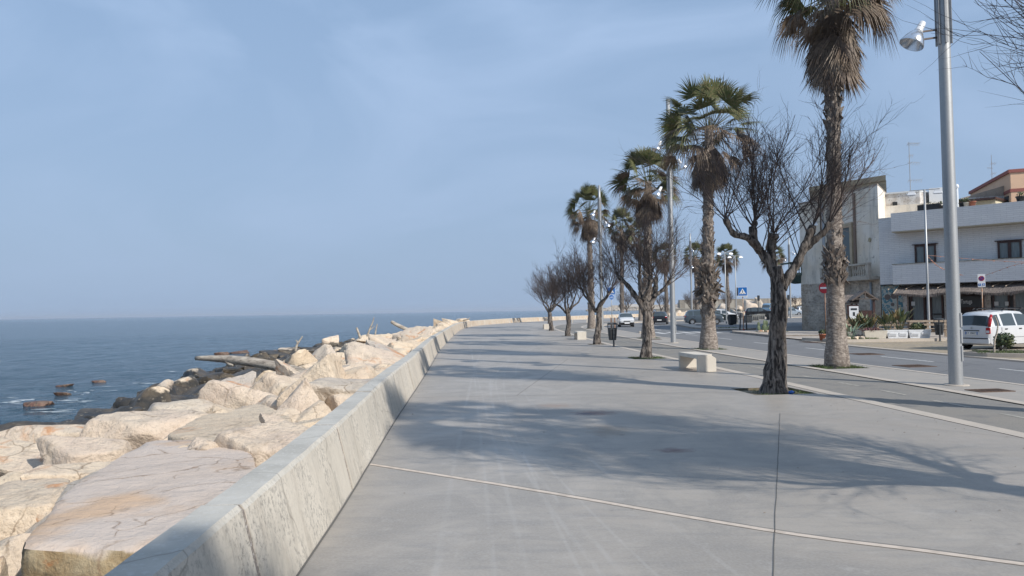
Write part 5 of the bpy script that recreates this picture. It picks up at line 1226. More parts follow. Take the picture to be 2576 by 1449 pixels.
        mx = (ws[0]-.5)*L+.28; MB().box((mx, s*(Wd/2+.06), zt+.05), (.10, .16, .12)).build('door_mirror', M['trim'] if low != 'paint' else pt, t, False, .03)
        for q in sides[1:]: MB().box(((q[0]-.5)*L+.12, s*(Wd/2-.0), zt-.12), (.15, .035, .04)).build('door_handle', M['trim'], t, False, .008)
    MB().box((L/2-.015, 0, .33), (.07, Wd*.84, .22)).build('front_bumper', M['trim'] if low == 'dark' else pt, t, False, .03)
    MB().box((-L/2+.01, 0, .36), (.07, Wd*.86, .22)).build('rear_bumper', M['trim'] if low == 'dark' else pt, t, False, .03)
    MB().box((L/2+.005, 0, .50*H*.82), (.04, Wd*.45, .09)).build('grille', M['trim'], t, False, .01)
    if plate:
        for s in (1, -1): MB().box((s*(L/2+.028), 0, .40 if s > 0 else (.60 if tall_lamp else .5)), (.012, .5, .11)).build('number_plate', M['white_sign'], t)
    return t
HATCH = [(0, .50), (.004, .60), (.03, .80), (.07, .93), (.16, .985), (.34, 1), (.58, .965), (.77, .69), (.80, .665), (.92, .58), (.98, .50), (1, .40)]
MINI = [(0, .53), (.005, .62), (.055, .90), (.10, .955), (.33, 1), (.52, .98), (.60, .955), (.76, .70), (.80, .68), (.94, .60), (.985, .52), (1, .40)]
SUV = [(0, .50), (.005, .60), (.06, .86), (.12, .96), (.35, 1), (.58, .965), (.73, .74), (.77, .70), (.93, .64), (.985, .55), (1, .42)]
# near white hatchback ------------------------------------------------
c1 = car('white boxy hatchback with black roof bars parked in front of the restaurant', (19.57, 29.62, -.09), R(22), 3.54, 1.60, 1.53, PW, MINI, .615, (.005, .05), (.58, .76), ((.085, .165), (.20, .405), (.43, .61)), .29, (.185, .835), tall_lamp=True, plate=False)
for s in (1, -1):
    MB().tube([(-.95, s*.56, 1.55), (-.85, s*.56, 1.60), (.55, s*.56, 1.59), (.72, s*.55, 1.52)], .016, 6).build('roof_rail', M['trim'], c1, True)
for x in (-.72, .25): MB().box((x, 0, 1.625), (.05, 1.24, .03)).box((x, .55, 1.59), (.09, .08, .10)).box((x, -.55, 1.59), (.09, .08, .10)).build('roof_bar', M['trim'], c1)
pl = MB().box((-1.787, 0, .66), (.012, .50, .115)).build('number_plate', M['white_sign'], c1)
for s in (-1, 1): MB().box((-1.795, s*.232, .66), (.004, .035, .11)).build('blue_band', M['blue_sign'], pl)
text_part('CT 358ZT', .098, M['black'], pl, (-1.796, 0, .66), (math.pi/2, 0, -math.pi/2))
MB().box((-1.785, 0, .765), (.03, .62, .03)).build('boot_handle', M['trim'], c1, False, .006)
MB().lathe([(0, 0), (.035, .0), (.035, .006), (0, .008)], 16, (-1.79, 0, .86), 'X').build('round_badge', M['steel'], c1)
MB().box((-1.785, 0, .46), (.03, 1.30, .04)).build('bumper_strip', M['trim'], c1, False, .006)
MB().box((-1.10, -.797, .82), (.16, .012, .15)).build('fuel_cap', PW, c1, False, .02)
MB().box((0, -.80, .50), (1.7, .012, .012)).build('sill_line', M['trim'], c1)
# white small hatch driving towards the viewer ---------------------------
c2 = car('small white hatchback with black bumper driving towards the viewer', (11.65, 76.3, -.1), R(-94), 3.32, 1.52, 1.44, PW, MINI, .60, (.005, .05), (.60, .78), ((.10, .2), (.24, .60)), .27, (.18, .82), name='moving_car', hub=False, low='dark', plate=True)
MB().box((1.62, 0, .33), (.12, 1.44, .30)).build('front_bumper', M['trim'], c2, False, .04)
c3 = car('black hatchback driving away, seen from behind left of the second lamp column', (17.2, 86.3, -.1), R(76), 4.1, 1.80, 1.45, PB, HATCH, name='moving_car')
c4 = car('slate blue compact car parked behind the shaggy palm trunk, tail to the left', (20.85, 80.9, -.1), R(-8), 4.05, 1.72, 1.62, PG, SUV, .60, (.005, .06), (.60, .76), ((.09, .20), (.225, .42), (.445, .65)), .31, (.185, .82))
c5 = car('dark green car nosing out behind the slate blue compact car', (25.6, 95.5, -.1), R(-6), 4.1, 1.74, 1.52, PDG, HATCH)
c6 = car('white hatchback parked behind the dark green car', (29.2, 103, -.1), R(-8), 4.0, 1.72, 1.55, PW, HATCH)
c7 = car('graphite estate car with long bonnet behind the white hatchback', (32.2, 111, -.1), R(-6), 4.4, 1.8, 1.62, PGR, SUV)
c8 = car('black estate car parked in front of the pale far parapet', (42.6, 128, -.1), R(-14), 4.6, 1.85, 1.72, PB, SUV)
c9 = car('silver blue hatchback parked right of the nearest bare tree', (54.2, 144, -.1), R(-6), 4.1, 1.76, 1.55, PS, HATCH)
c10 = car('white car with dark roof, cut off by the corner of the plaster house', (60.2, 152, -.1), R(10), 4.2, 1.8, 1.75, PW, SUV)
c11 = car('blue van whose roof shows above the black estate car', (52.5, 152, -.1), R(60), 4.6, 1.9, 2.5, paint('van_blue', (.16, .27, .38)), SUV)
# ------------------------------------------------------------------ buildings
class Facade:
    """local frame of a street front: x along the wall, -y outwards, z up"""
    def __init__(s, base, u):
        s.b = Vector((base[0], base[1], 0)); s.u = Vector((u[0], u[1], 0)).normalized(); s.n = Vector((s.u.y, -s.u.x, 0)); s.rz = math.atan2(s.u.y, s.u.x)
    def at(s, px, py, off=0):       # survey a frame pixel onto the wall plane -> (t, z)
        d = ray(px, py); o = s.b+s.n*off; k = o.dot(s.n)/Vector((d.x, d.y, 0)).dot(s.n); q = Vector((d.x*k, d.y*k, 0))
        return (q-o).dot(s.u), EYE+d.z*k
    def z1(s, x, y, off=0): return s.at(1916.7+.25594*x, 638.9+.25594*y, off)
    def z7(s, x, y, off=0): return s.at(1916.7+.25594*x, 383.3+.25594*y, off)
    def w(s, t, y, z=0): q = s.b+s.u*t-s.n*y; q.z = z; return q
F = Facade((23.6, 47.4), (.73, -.683))
WT = brick_mat('white_glazed_tiles', (.62, .62, .62), (.67, .67, .665), (.46, .465, .47), .62, .115, .009, (.73, -.683), .5, [(.7, .45, .7, (.54, .55, .57), .5), (6, .6, .7, (.48, .48, .48), .4)])
MURAL = None
def mural_mat():
    m, nt, b = new_mat('mural_paint'); N = NT(nt); g = N.coord('Object', (1, 1, 1))
    vo = N.n('ShaderNodeTexVoronoi'); vo.inputs['Scale'].default_value = 1.6; nt.links.new(g, vo.inputs['Vector'])
    n = N.noise(g, 2.6, 3, .5, 1.6)
    c = N.mix(N.ramp(n, .48, .52), (.42, .41, .36), (.07, .19, .24))
    c = N.mix(N.ramp(N.noise(g, 5, 3, .5, 1.0), .56, .60), c, (.30, .38, .38))
    c = N.mix(N.ramp(vo.outputs['Distance'], .30, .32, (1, 1, 1, 1), (0, 0, 0, 1)), c, (.13, .11, .10))
    nt.links.new(c, b.inputs['Base Color']); b.inputs['Roughness'].default_value = .8; return m
wb = thing('tiled_building', 'two storey building faced in white tiles with dark framed windows and a reed awning', 'building', F.b, F.rz)
EX = 17.0
def lb(m, x0, x1, y0, y1, z0, z1): return m.box(((x0+x1)/2, (y0+y1)/2, (z0+z1)/2), (x1-x0, y1-y0, z1-z0))
lb(MB(), 0, EX, .004, 9, 3.02, 7.22).build('upper_wall', WT, wb)
gw = MB(); lb(gw, 0, EX, .25, 9, -.1, 3.02); gw.build('ground_floor_wall', pm('cafe_wall', (.42, .40, .37), .85, 0, [(3, .4, .65, (.24, .21, .19), .8)]), wb)
tb0 = F.z7(1265, 600, .9)[0]; tb1 = F.z7(1283, 1105, .9)[0]
zt_ = F.z7(1265, 600, .9)[1]; zu_ = F.z7(1265, 780, .9)[1]; zs_ = F.z7(1283, 1105, .9)[1]; zl_ = F.z7(1283, 1300, .9)[1]
m = MB(); lb(m, tb0, EX, -.9, 0, zu_, zt_); m.build('roof_parapet', WT, wb)
m = MB(); lb(m, tb0+.02, EX, -.88, 0, zu_-.06, zu_-.003); m.build('parapet_soffit', pm('cream_soffit', (.40, .36, .28), .8), wb)
m = MB(); lb(m, tb1, EX, -.9, 0, zl_, zs_); m.build('balcony_front', WT, wb)
m = MB(); lb(m, tb1-.03, EX, -.94, .0, zs_+.003, zs_+.045); m.build('balcony_ledge', pm('mossy_ledge', (.30, .30, .27), .9, 0, [(3, .4, .6, (.10, .11, .07), .8, (3, 1, 1))], [(20, .5, .02)]), wb)
m = MB(); lb(m, -.02, EX, -.02, 9.1, 7.223, 7.27); m.build('roof_coping', M['paper'], wb)
m = MB(); lb(m, 0, EX, -.02, .26, 2.96, 3.02); m.build('dark_fascia', M['black'], wb)
def window(x0, x1, z0, z1, n=2, y=-.02, parent=wb, name='window', lintel=True):
    fm = MB(); fw = .10
    lb(fm, x0, x0+fw, y-.02, y+.08, z0, z1); lb(fm, x1-fw, x1, y-.02, y+.08, z0, z1); lb(fm, x0+fw, x1-fw, y-.02, y+.08, z1-fw, z1); lb(fm, x0+fw, x1-fw, y-.018, y+.08, z0, z0+fw*.7)
    for k in range(1, n): xm = lerp(x0, x1, k/n); lb(fm, xm-fw*.8, xm+fw*.8, y-.019, y+.08, z0+fw*.7, z1-fw)
    f = fm.build(name, M['wood_dark'], parent)
    if lintel: lb(MB(), x0-.12, x1+.12, y-.10, y+.06, z1+.003, z1+.05).build('lintel', M['wood_dark'], f)
    for k in range(n):
        a, b = lerp(x0, x1, k/n)+fw*.8, lerp(x0, x1, (k+1)/n)-fw*.8; m = MB(); K = 24; vs = []
        for i in range(K+1): vs += [(lerp(a, b, i/K), y+.045+.008*math.sin(i*1.9), z0+fw*.7), (lerp(a, b, i/K), y+.045+.008*math.sin(i*1.9), z1-fw)]
        m.add(vs, [(2*i, 2*i+2, 2*i+3, 2*i+1) for i in range(K)]); m.build('pane', M['curtain'], f, True)
    return f
a, b = F.z7(1508, 1088), F.z7(1710, 900); window(a[0], b[0], max(zs_+.05, a[1]-.15), b[1], 2, -.075)
a, b = F.z7(2322, 1050), F.z7(2552, 862); window(a[0], b[0], max(zs_+.05, a[1]-.2), b[1], 2, -.075); dxw = a[0]
window(dxw+5.0, dxw+6.3, max(zs_+.05, a[1]-.2), b[1], 2, -.075)
# ground floor: mural, pillars, glazed doors, sign board
a, b = F.z1(1183, 600, -.25), F.z1(1395, 310, -.25)
lb(MB(), a[0], b[0], .235, .249, 0.0, 2.95).build('mural', mural_mat(), wb)
def pillar(xa, xb): a, b = F.z1(xa, 600)[0], F.z1(xb, 600)[0]; lb(MB(), a, b, -.03, .25, -.08, 2.7).build('pillar', M['white_plaster'], wb)
pillar(1392, 1442); pillar(1797, 1832); pillar(2207, 2254)
a, b = F.z1(1446, 600)[0], F.z1(1796, 600)[0]; fz = 2.55
lb(MB(), a, b, .10, .249, -.05, fz+.3).build('door_surround', M['black'], wb)
xa, xb = F.z1(1462, 600)[0], F.z1(1608, 600)[0]; window(xa, xb, .05, fz, 1, .03, wb, 'glazed_door', False)
xa, xb = F.z1(1655, 600)[0], F.z1(1785, 600)[0]; d2 = window(xa, xb, .05, fz, 1, .03, wb, 'glazed_door', False)
lb(MB(), xa+.1, xb-.05, -.03, .0, 1.05, 1.15).build('push_bar', M['black'], d2)
a, b = F.z1(1835, 600)[0], F.z1(2205, 600)[0]
lb(MB(), a, b, .12, .249, -.05, fz+.35).build('dark_recess', pm('dark_brown_boarding', (.045, .03, .027), .8, 0, [(2, .45, .6, (.11, .06, .045), .7)]), wb)
lb(MB(), a+.05, b-.05, -.55, -.02, .95, 1.05).build('bar_counter', pm('dark_red_wood', (.09, .025, .025), .6), wb)
a, b = F.z1(2256, 600)[0], EX
lb(MB(), a, b, .10, .249, -.05, fz+.3).build('window_surround', M['black'], wb)
xa = F.z1(2270, 600)[0]; xb = F.z1(2440, 600)[0]; window(xa, xb, .9, fz, 1, .03, wb, 'cafe_window', False); window(xb+.15, xb+1.7, .9, fz, 1, .03, wb, 'cafe_window', False); window(xb+1.9, xb+3.4, .9, fz, 1, .03, wb, 'cafe_window', False)
lb(MB(), xa-.1, EX, .02, .2, .0, .85).build('dado', M['white_plaster'], wb)
t = thing('cafe_sign', 'black board with the hand painted white name under the reed awning', 'sign', F.w(0, 0), F.rz)
sa, sb_ = F.z1(1945, 525, .45), F.z1(2115, 415, .45)
lb(MB(), sa[0], sb_[0]+.3, -.47, -.45, sa[1], sb_[1]).build('board', M['black'], t)
ta = F.z1(1955, 470, .48); tbb = F.z1(2066, 470, .48)
o = text_part('Tortuga', .36, M['paper'], t, ((ta[0]+tbb[0])/2, -.478, ta[1]), FR); wdt = max(v.co.x for v in o.data.vertices)-min(v.co.x for v in o.data.vertices); o.scale = ((tbb[0]-ta[0])/wdt, 1, 1)
for x_, w_ in ((1470, 34), (2285, 40), (2390, 34)):
    p0, p1 = F.z1(x_, 508), F.z1(x_+w_, 468); tag(lb(MB(), p0[0], p1[0], -.012, -.006, p0[1], p1[1]).build('paper_notice', M['paper'], None), {1470: 'small white paper notice on the left glazed door of the cafe', 2285: 'left paper notice on the cafe window right of the sign board', 2390: 'right paper notice on the cafe window right of the sign board'}[x_], 'notice'); bpy.data.objects[-1] if 0 else None
for o in list(C.objects):
    if o.name.startswith('paper_notice'): o.location = F.b; o.rotation_euler = (0, 0, F.rz)
# reed awning ---------------------------------------------------------
def thatch_mat():
    m, nt, b = new_mat('weathered_reed_thatch'); N = NT(nt)
    v = N.coord('Object', (9, .9, .9)); n = N.noise(v, 3.2, 8, .7); n2 = N.noise(N.coord('Object'), 1.1, 5)
    c = N.mix(N.ramp(n, .38, .64), (.075, .062, .055), (.26, .215, .185)); c = N.mix(N.math('MULTIPLY', N.ramp(n2, .5, .7), .5), c, (.33, .28, .25))
    nt.links.new(c, b.inputs['Base Color']); b.inputs['Roughness'].default_value = .95; nt.links.new(N.bump(n, .9, .04), b.inputs['Normal']); return m
TH = thatch_mat()
aw = thing('reed_awning', 'long sagging grey brown reed awning across the cafe front', 'awning', F.b, F.rz)
x0 = F.z1(1300, 400, 1.7)[0]; zf = F.z1(1300, 395, 1.7)[1]; x0b = F.z1(1352, 322, .2)[0]; zb_ = min(F.z1(1500, 308, .1)[1], 3.0)
m = MB(); NX, NY = 120, 10; vs = []
for i in range(NX+1):
    for j in range(NY+1):
        v = j/NY; xx = lerp(lerp(x0b, x0, v), EX, i/NX); sag = .06*math.sin(xx*1.7)+.05*noise.noise(V(xx*.8, v*2, 0))+.02*noise.noise(V(xx*5, v*6, 0))
        vs.append((xx, -.05-1.65*v, lerp(zb_, zf, v)+sag*v))
m.add(vs, [(i*(NY+1)+j, (i+1)*(NY+1)+j, (i+1)*(NY+1)+j+1, i*(NY+1)+j+1) for i in range(NX) for j in range(NY)])
m.add([(a, b, c-.07) for a, b, c in vs], [(i*(NY+1)+j, i*(NY+1)+j+1, (i+1)*(NY+1)+j+1, (i+1)*(NY+1)+j) for i in range(NX) for j in range(NY)])
m.build('thatch', TH, aw)
r = random.Random(4); fr = MB()
for k in range(1500):
    xx = r.uniform(x0, EX); sag = .06*math.sin(xx*1.7)+.05*noise.noise(V(xx*.8, 2, 0)); z = zf+sag-.01; h = .10+.09*abs(noise.noise(V(xx*1.3, 5, 0)))+r.uniform(0, .05)
    fr.add([(xx-.01, -1.705, z), (xx+.012, -1.705, z), (xx+.01+r.gauss(0, .012), -1.71-r.random()*.03, z-h), (xx-.004+r.gauss(0, .012), -1.71, z-h)], [(0, 1, 2, 3)])
fr.build('fringe', TH, aw)
sm_ = MB()
for xz in (1500, 1665, 1810, 1980, 2350, 2480, 1325):
    p = F.z1(xz, 315, .2)[0]; q = p-.30; sm_.tube([V(p, -.1, zb_+.03), V(q, -1.0, lerp(zb_, zf, .55)+.06)], .028, 6)
sm_.tube([V(x0b, -.1, zb_+.02), V(x0-.05, -1.72, zf+.03)], .035, 6)
sm_.build('cane_battens', M['wood_pale'], aw)
pm_ = MB()
for xz in (1330, 1430, 1812, 2192, 2480): p = F.z1(xz, 500, 1.55)[0]; pm_.tube([V(p, -1.55, -.02), V(p+.03, -1.55, zf)], .045, 7)
pm_.build('awning_posts', pm('driftwood_post', (.20, .16, .13), .9, 0, [(4, .4, .6, (.1, .08, .065), .8)]), aw)
# old plaster house ------------------------------------------------------
HA, HB, HJ = V(22.34, 57.2, 0), V(23.3, 55.2, 0), V(24.15, 48.5, 0)
BR = brick_mat('rough_stone_bricks', (.44, .37, .29), (.66, .58, .48), (.54, .49, .42), .30, .115, .012, (.2, -.98), .8, [(1.2, .42, .6, (.36, .32, .275), .7), (.5, .5, .62, (.30, .21, .13), .45), (5, .5, .65, (.17, .14, .115), .6)])
def plaster_mat():
    m, nt, b = new_mat('stained_old_plaster'); N = NT(nt); w = N.coord('World'); st = N.coord('World', (1.5, 1.5, .3))
    c = N.mix(N.ramp(N.noise(w, .35, 6, .6), .38, .62), (.66, .57, .45), (.76, .71, .63))
    c = N.mix(N.math('MULTIPLY', N.ramp(N.noise(st, 1.1, 8, .7), .5, .68), .6), c, (.32, .29, .25))
    c = N.mix(N.math('MULTIPLY', N.ramp(N.noise(w, 2.6, 8, .7), .60, .66), .6), c, (.20, .165, .13))
    nt.links.new(c, b.inputs['Base Color']); b.inputs['Roughness'].default_value = .9; nt.links.new(N.bump(N.noise(w, 5, 8, .6), .5, .03), b.inputs['Normal']); return m
PLA = plaster_mat()
oh = thing('plaster_house', 'old stained plaster house with stone brick ground floor and balustraded balcony', 'building', (0, 0, 0))
I4 = Matrix.Identity(4)
foot = [(HJ.x, HJ.y), (27.2, 53.2), (34.5, 67.5), (28, 71), (HA.x, HA.y), (HB.x, HB.y)]
def at_z(z): return Matrix.Translation((0, 0, z))
MB().prism(foot, at_z(-.15), 3.55).build('stone_ground_floor', BR, oh)
inset = [(x+.025, y+.02) for x, y in foot]
MB().prism(inset, at_z(3.402), 6.2).build('plaster_upper_wall', PLA, oh)
MB().prism([(x+.02, y+.02) for x, y in foot][:], at_z(9.605), .12).build('roof_coping', M['kerb_dark'], oh)
B2 = Facade((HB.x, HB.y), ((HJ-HB).x, (HJ-HB).y)); LB = (HJ-HB).length
oa = thing('balcony', None, None); oa.parent = oh; oa.location = B2.b; oa.rotation_euler = (0, 0, B2.rz); del_ = 0
BALM = pm('cream_balcony_stone', (.45, .41, .35), .85, 0, [(3, .45, .65, (.28, .25, .21), .7)], [(15, .3, .01)])
z0 = 3.40
lb(MB(), .8, LB-.05, -.75, -.0, z0, z0+.20).build('slab', BALM, oa); lb(MB(), .78, LB-.05, -.78, -.55, z0+1.0, z0+1.12).build('handrail', BALM, oa)
lb(MB(), .79, LB-.05, -.76, -.58, z0+.203, z0+.26).build('base_course', BALM, oa)
for x in (.9, 3.1, 4.3, LB-.2): lb(MB(), x-.11, x+.11, -.77, -.56, z0+.26, z0+1.0).build('pier', BALM, oa)
for k in range(21):
    x = 1.15+k*.245
    if any(abs(x-q) < .18 for q in (3.1, 4.3)) or 4.3 < x < 4.8: continue
    MB().lathe([(.075, z0+.26), (.075, z0+.30), (.035, z0+.36), (.075, z0+.50), (.08, z0+.56), (.035, z0+.76), (.035, z0+.90), (.07, z0+.95), (.07, z0+1.0)], 10, (x, -.66, 0)).build('baluster', BALM, oa, True)
# tall balcony door with yellowish surround, pipes, vent
a = 2.1
fr_ = MB(); lb(fr_, a, a+.28, -.12, .02, 3.61, 7.2); lb(fr_, a+1.5, a+1.78, -.12, .02, 3.61, 7.2); lb(fr_, a, a+1.78, -.13, .02, 7.2, 7.5)
dd = fr_.build('door_surround', pm('ochre_stone', (.46, .38, .26), .85, 0, [(3, .4, .6, (.36, .30, .22), .7)], [(8, .3, .02)]), oa)
lb(MB(), a+.28, a+1.5, -.03, -.0, 3.61, 7.2).build('door_leaf', pm('grey_blue_shutter', (.13, .16, .17), .7), dd)
MB().tube([V(LB-2.6, -.06, 3.7), V(LB-2.6, -.06, 9.5)], .09, 8).build('rusty_downpipe', pm('brown_downpipe', (.20, .15, .12), .8), oa)
MB().tube([V(LB-.9, -.10, -.1), V(LB-.9, -.10, 3.25)], .07, 10).build('lower_downpipe', pm('light_blue_pipe', (.26, .31, .35), .6), oa)
MB().lathe([(0, -.03), (.14, -.03), (.15, 0)], 16, (LB-1.0, 0, 6.1), 'Y').build('round_vent', pm('ochre_vent', (.35, .30, .19), .8), oa)
MB().tube([V(.15, -.08, 0), V(.15, -.08, 9.4)], .06, 8).build('corner_downpipe', M['steel_plain'], oa)
# small green balcony round the sea side corner
ga = thing('green_balcony', None, None); ga.parent = oh; q = HA; ga.location = (q.x-.42, q.y+.4, 0); ga.rotation_euler = (0, 0, .15)
GM = pm('dark_green_paint_peeling', (.035, .07, .058), .7, 0, [(5, .5, .65, (.12, .15, .12), .6)])
GW = pm('pale_green_stone', (.13, .17, .14), .8, 0, [(4, .45, .6, (.07, .10, .085), .7)])
lb(MB(), -.5, .55, -.55, .9, 4.1, 4.30).build('slab', GW, ga)
br_ = MB(); vs = []
for i in range(9):
    u = i/8; xx = lerp(-.48, .5, u); vs += [(xx, -.45, 4.1), (xx, .7, 4.1), (xx, .7, 4.1-.62*math.sin(u*1.57)), (xx, -.45, 4.1-.62*math.sin(u*1.57))]
br_.add(vs, [(i*4+j, (i+1)*4+j, (i+1)*4+(j+1) % 4, i*4+(j+1) % 4) for i in range(8) for j in range(4)]).build('curved_bracket', GM, ga)
lb(MB(), -.55, .55, -.6, -.42, 5.02, 5.14).build('handrail', GM, ga); lb(MB(), -.56, -.38, -.6, .9, 5.0, 5.12).build('handrail', GM, ga)
for k in range(5):
    MB().lathe([(.06, 4.3), (.03, 4.4), (.07, 4.6), (.03, 4.85), (.06, 5.02)], 8, (-.45+k*.22, -.5, 0)).build('baluster', GM, ga, True)
# roof tower, chipped white hut, other roofs -------------------------------
tw = thing('roof_tower', 'yellowish stone roof tower standing on top of the old plaster house', 'building', (0, 0, 9.725), 0)
TB = brick_mat('yellow_stone_blocks', (.30, .25, .17), (.36, .31, .21), (.22, .19, .14), .5, .24, .02, (.7, -.7), .6, [(1, .45, .62, (.20, .18, .14), .6)])
fp = [(24.6, 60.6), (28.3, 55.45), (32.3, 63.5), (28.2, 67)]
MB().prism(fp, at_z(0), 1.35).build('lower_wall', TB, tw); MB().prism([(x-.08, y-.1) for x, y in fp], at_z(1.352), .40).build('parapet', pm('ochre_render', (.34, .29, .20), .85, 0, [(.8, .4, .6, (.27, .235, .17), .7)]), tw)
hut = thing('roof_hut', 'flaking white hut with small dark window on the roof beside the antenna mast', 'hut', (0, 0, 0), 0)
fp = [(26.25, 52.0), (28.2, 50.8), (31, 53), (28, 56)]
MB().prism([(26.0, 51.6), (29.3, 49.6), (32, 53), (28, 57)], at_z(7.0), 1.6).build('base', PLA, hut)
MB().prism(fp, at_z(8.602), .88).build('wall', M['white_plaster'], hut); MB().prism([(x-.05, y-.08) for x, y in fp], at_z(9.484), .10).build('roof_slab', M['paper'], hut)
Fh = Facade((26.25, 52.0), (1.95, -1.2)); h0, h1 = Fh.z7(1285, 530, .03), Fh.z7(1330, 485, .03)
o = lb(MB(), h0[0], h1[0], -.03, .05, h0[1], h1[1]).build('window', M['black'], hut); o.location = Fh.b; o.rotation_euler = (0, 0, Fh.rz)
MB().prism([(28.9, 50.9), (30.2, 50.1), (31, 51.5), (29.8, 52)], at_z(8.602), 1.1).build('bright_side_wall', pm('painted_sunlit_white', (.70, .70, .69), .8), hut)  # brighter white puts the sunlight on the hut's right side into the colour
yb = thing('cream_rooftop_house', 'low cream rooftop house with dark flat eave behind the twin lamp', 'building', (0, 0, 0))
fp = [(33.6, 62), (38.4, 58.4), (44, 63), (38, 70)]
MB().prism(fp, at_z(-.1), 10.0).build('wall', pm('cream_render', (.62, .56, .40), .85, 0, [(1, .4, .6, (.42, .38, .28), .6)]), yb); MB().prism([(x-.25, y-.4) for x, y in fp], at_z(9.903), .16).build('eave', M['wood_dark'], yb)
gb = thing('gabled_house', 'pale house end with sloping roofline left of the salmon building', 'building', (0, 0, 0))
MB().prism([(37.6, 61.5), (41.5, 60.2), (44, 66), (39, 68)], at_z(-.1), 10.6).build('wall', M['white_plaster'], gb)
MB().add([(37.6, 61.5, 10.503), (41.5, 60.2, 10.503), (41.5, 60.2, 11.6), (39, 68, 10.6), (44, 66, 11.6)], [(0, 1, 2), (0, 2, 4, 3), (1, 4, 2)]).build('sloping_roof', M['kerb_dark'], gb)
sb = thing('salmon_building', 'salmon painted building with dark red cornice bands, highest roof on the right', 'building', (0, 0, 0))
SAL = pm('salmon_render', (.70, .47, .31), .85, 0, [(.6, .4, .6, (.64, .42, .28), .6), (3, .55, .7, (.58, .39, .27), .4)]); RB = pm('dark_red_band', (.28, .095, .075), .8)
fs_ = [(40.0, 58.9), (60, 50.5), (64, 66), (43.8, 70.2)]
MB().prism(fs_, at_z(-.1), 12.2).build('wall', SAL, sb)
def grow(poly, d):
    c = sum((Vector(p) for p in poly), Vector((0, 0)))/len(poly); return [tuple(Vector(p)+(Vector(p)-c).normalized()*d) for p in poly]
MB().prism(grow(fs_, .16), at_z(12.103), .26).build('cornice', RB, sb); MB().prism(grow(fs_, .06), at_z(10.55), .26).build('band', RB, sb)
Fs = Facade((43.8, 70.2), (-3.8, -11.3)); o_ = thing('bay', None, None); o_.parent = sb; o_.location = Fs.b; o_.rotation_euler = (0, 0, Fs.rz)
lb(MB(), 4.5, 9.0, -.8, 0, 6.5, 9.7).build('bay_wall', SAL, o_); lb(MB(), 4.4, 9.1, -.9, 0, 9.7, 9.95).build('bay_cornice', RB, o_); lb(MB(), .6, 4.4, -.6, 0, 6.5, 9.3).build('bay_wall', SAL, o_); lb(MB(), .5, 4.39, -.7, 0, 9.3, 9.55).build('bay_cornice', RB, o_)
h0, h1 = Fs.z7(2383, 492, .05), Fs.z7(2420, 425, .05); w_ = lb(MB(), h0[0], h1[0], -.05, 0, h0[1]-.6, h1[1]); w_.build('shuttered_window', M['darkgrey'], o_)
# antennas, chimney, pots on the roofs ----------------------------------
def mast(label, x, y, z0, z1, yagis, seed):
    t = thing('antenna_mast', label, 'antenna', (x, y, z0)); r = random.Random(seed)
    MB().cyl((0, 0, 0), (0, 0, z1-z0), .028, .02, 6).build('mast', M['steel_plain'], t)
    for h, L, az, n in yagis:
        m = MB(); d = V(math.cos(az), math.sin(az), 0); s_ = V(-d.y, d.x, 0); c = V(0, 0, h); m.tube([c-d*L*.15, c+d*L*.85+V(0, 0, .06)], .014, 4)
        for k in range(n): q = c+d*(L*(-.1+.95*k/(n-1))); m.tube([q-s_*.16+V(0, 0, .1), q+s_*.16-V(0, 0, .1)], .008, 3); m.tube([q-V(0, 0, .14), q+V(0, 0, .14)], .007, 3)
        m.build('aerial', M['steel_plain'], t)
    return t
a = D(2290, 470, 52); mast('tall antenna mast with four aerials above the roof hut', a.x, 52, 9.1, 13.2, ((3.95, .9, .1, 9), (2.6, 1.0, .3, 5), (1.35, 1.0, .1, 6), (3.1, .3, .2, 3)), 1)
a = D(2495, 430, 66); mast('thin antenna mast on the salmon building roof', a.x, 66, 12.3, 15.0, ((1.9, .5, .3, 3), (1.5, .4, 3, 3), (1.0, .4, .2, 3)), 2)
a = D(2412, 470, 56); mast('short thin antenna mast left of the white chimney pipe, near the tall lamp column', a.x-.8, 56, 9, 11.7, ((1.9, .4, 1, 3),), 3)
a = D(2408, 500, 50); t = thing('chimney_pipe', 'white chimney pipe with cap just right of the tall lamp column', 'chimney', (a.x, 50, 7.2))
MB().cyl((0, 0, 0), (0, 0, 2.35), .075, n=12).build('flue', M['paper'], t, True); MB().lathe([(.08, 2.35), (.13, 2.38), (.13, 2.5), (.09, 2.6), (0, 2.65)], 12).build('cap', M['lamp_white'], t, True)
def leafy(m, c, n, rad, size, r, up_=.4):
    for _ in range(n):
        d = V(r.gauss(0, 1), r.gauss(0, 1), r.gauss(0, 1)+up_).normalized(); p = Vector(c)+V(d.x*rad[0], d.y*rad[1], d.z*rad[2])*r.random()**.4
        a = V(r.gauss(0, 1), r.gauss(0, 1), r.gauss(0, .6)).normalized(); b = a.cross(d).normalized() if a.cross(d).length > .1 else V(1, 0, 0)
        s = size*r.uniform(.6, 1.3); m.add([p-b*s*.4, p+a*s*.5-b*s*.1, p+b*s*.4+a*s*.2, p-a*s*.5], [(0, 1, 2, 3)])
    return m
def potted(label, pos, potmat, pr, ph, plantfn, name='potted_plant', cat='plant pot', group=None):
    t = thing(name, label, cat, pos, 0, group)
    MB().lathe([(0, .001), (pr*.72, 0), (pr*.95, ph*.85), (pr*1.08, ph*.85), (pr*1.08, ph), (pr*.95, ph), (pr*.9, ph*.9), (0, ph*.9)], 16).build('pot', potmat, t, True)
    m = MB(); plantfn(m); m.build('plant', M['leaf'], t); return t
r = random.Random(11)
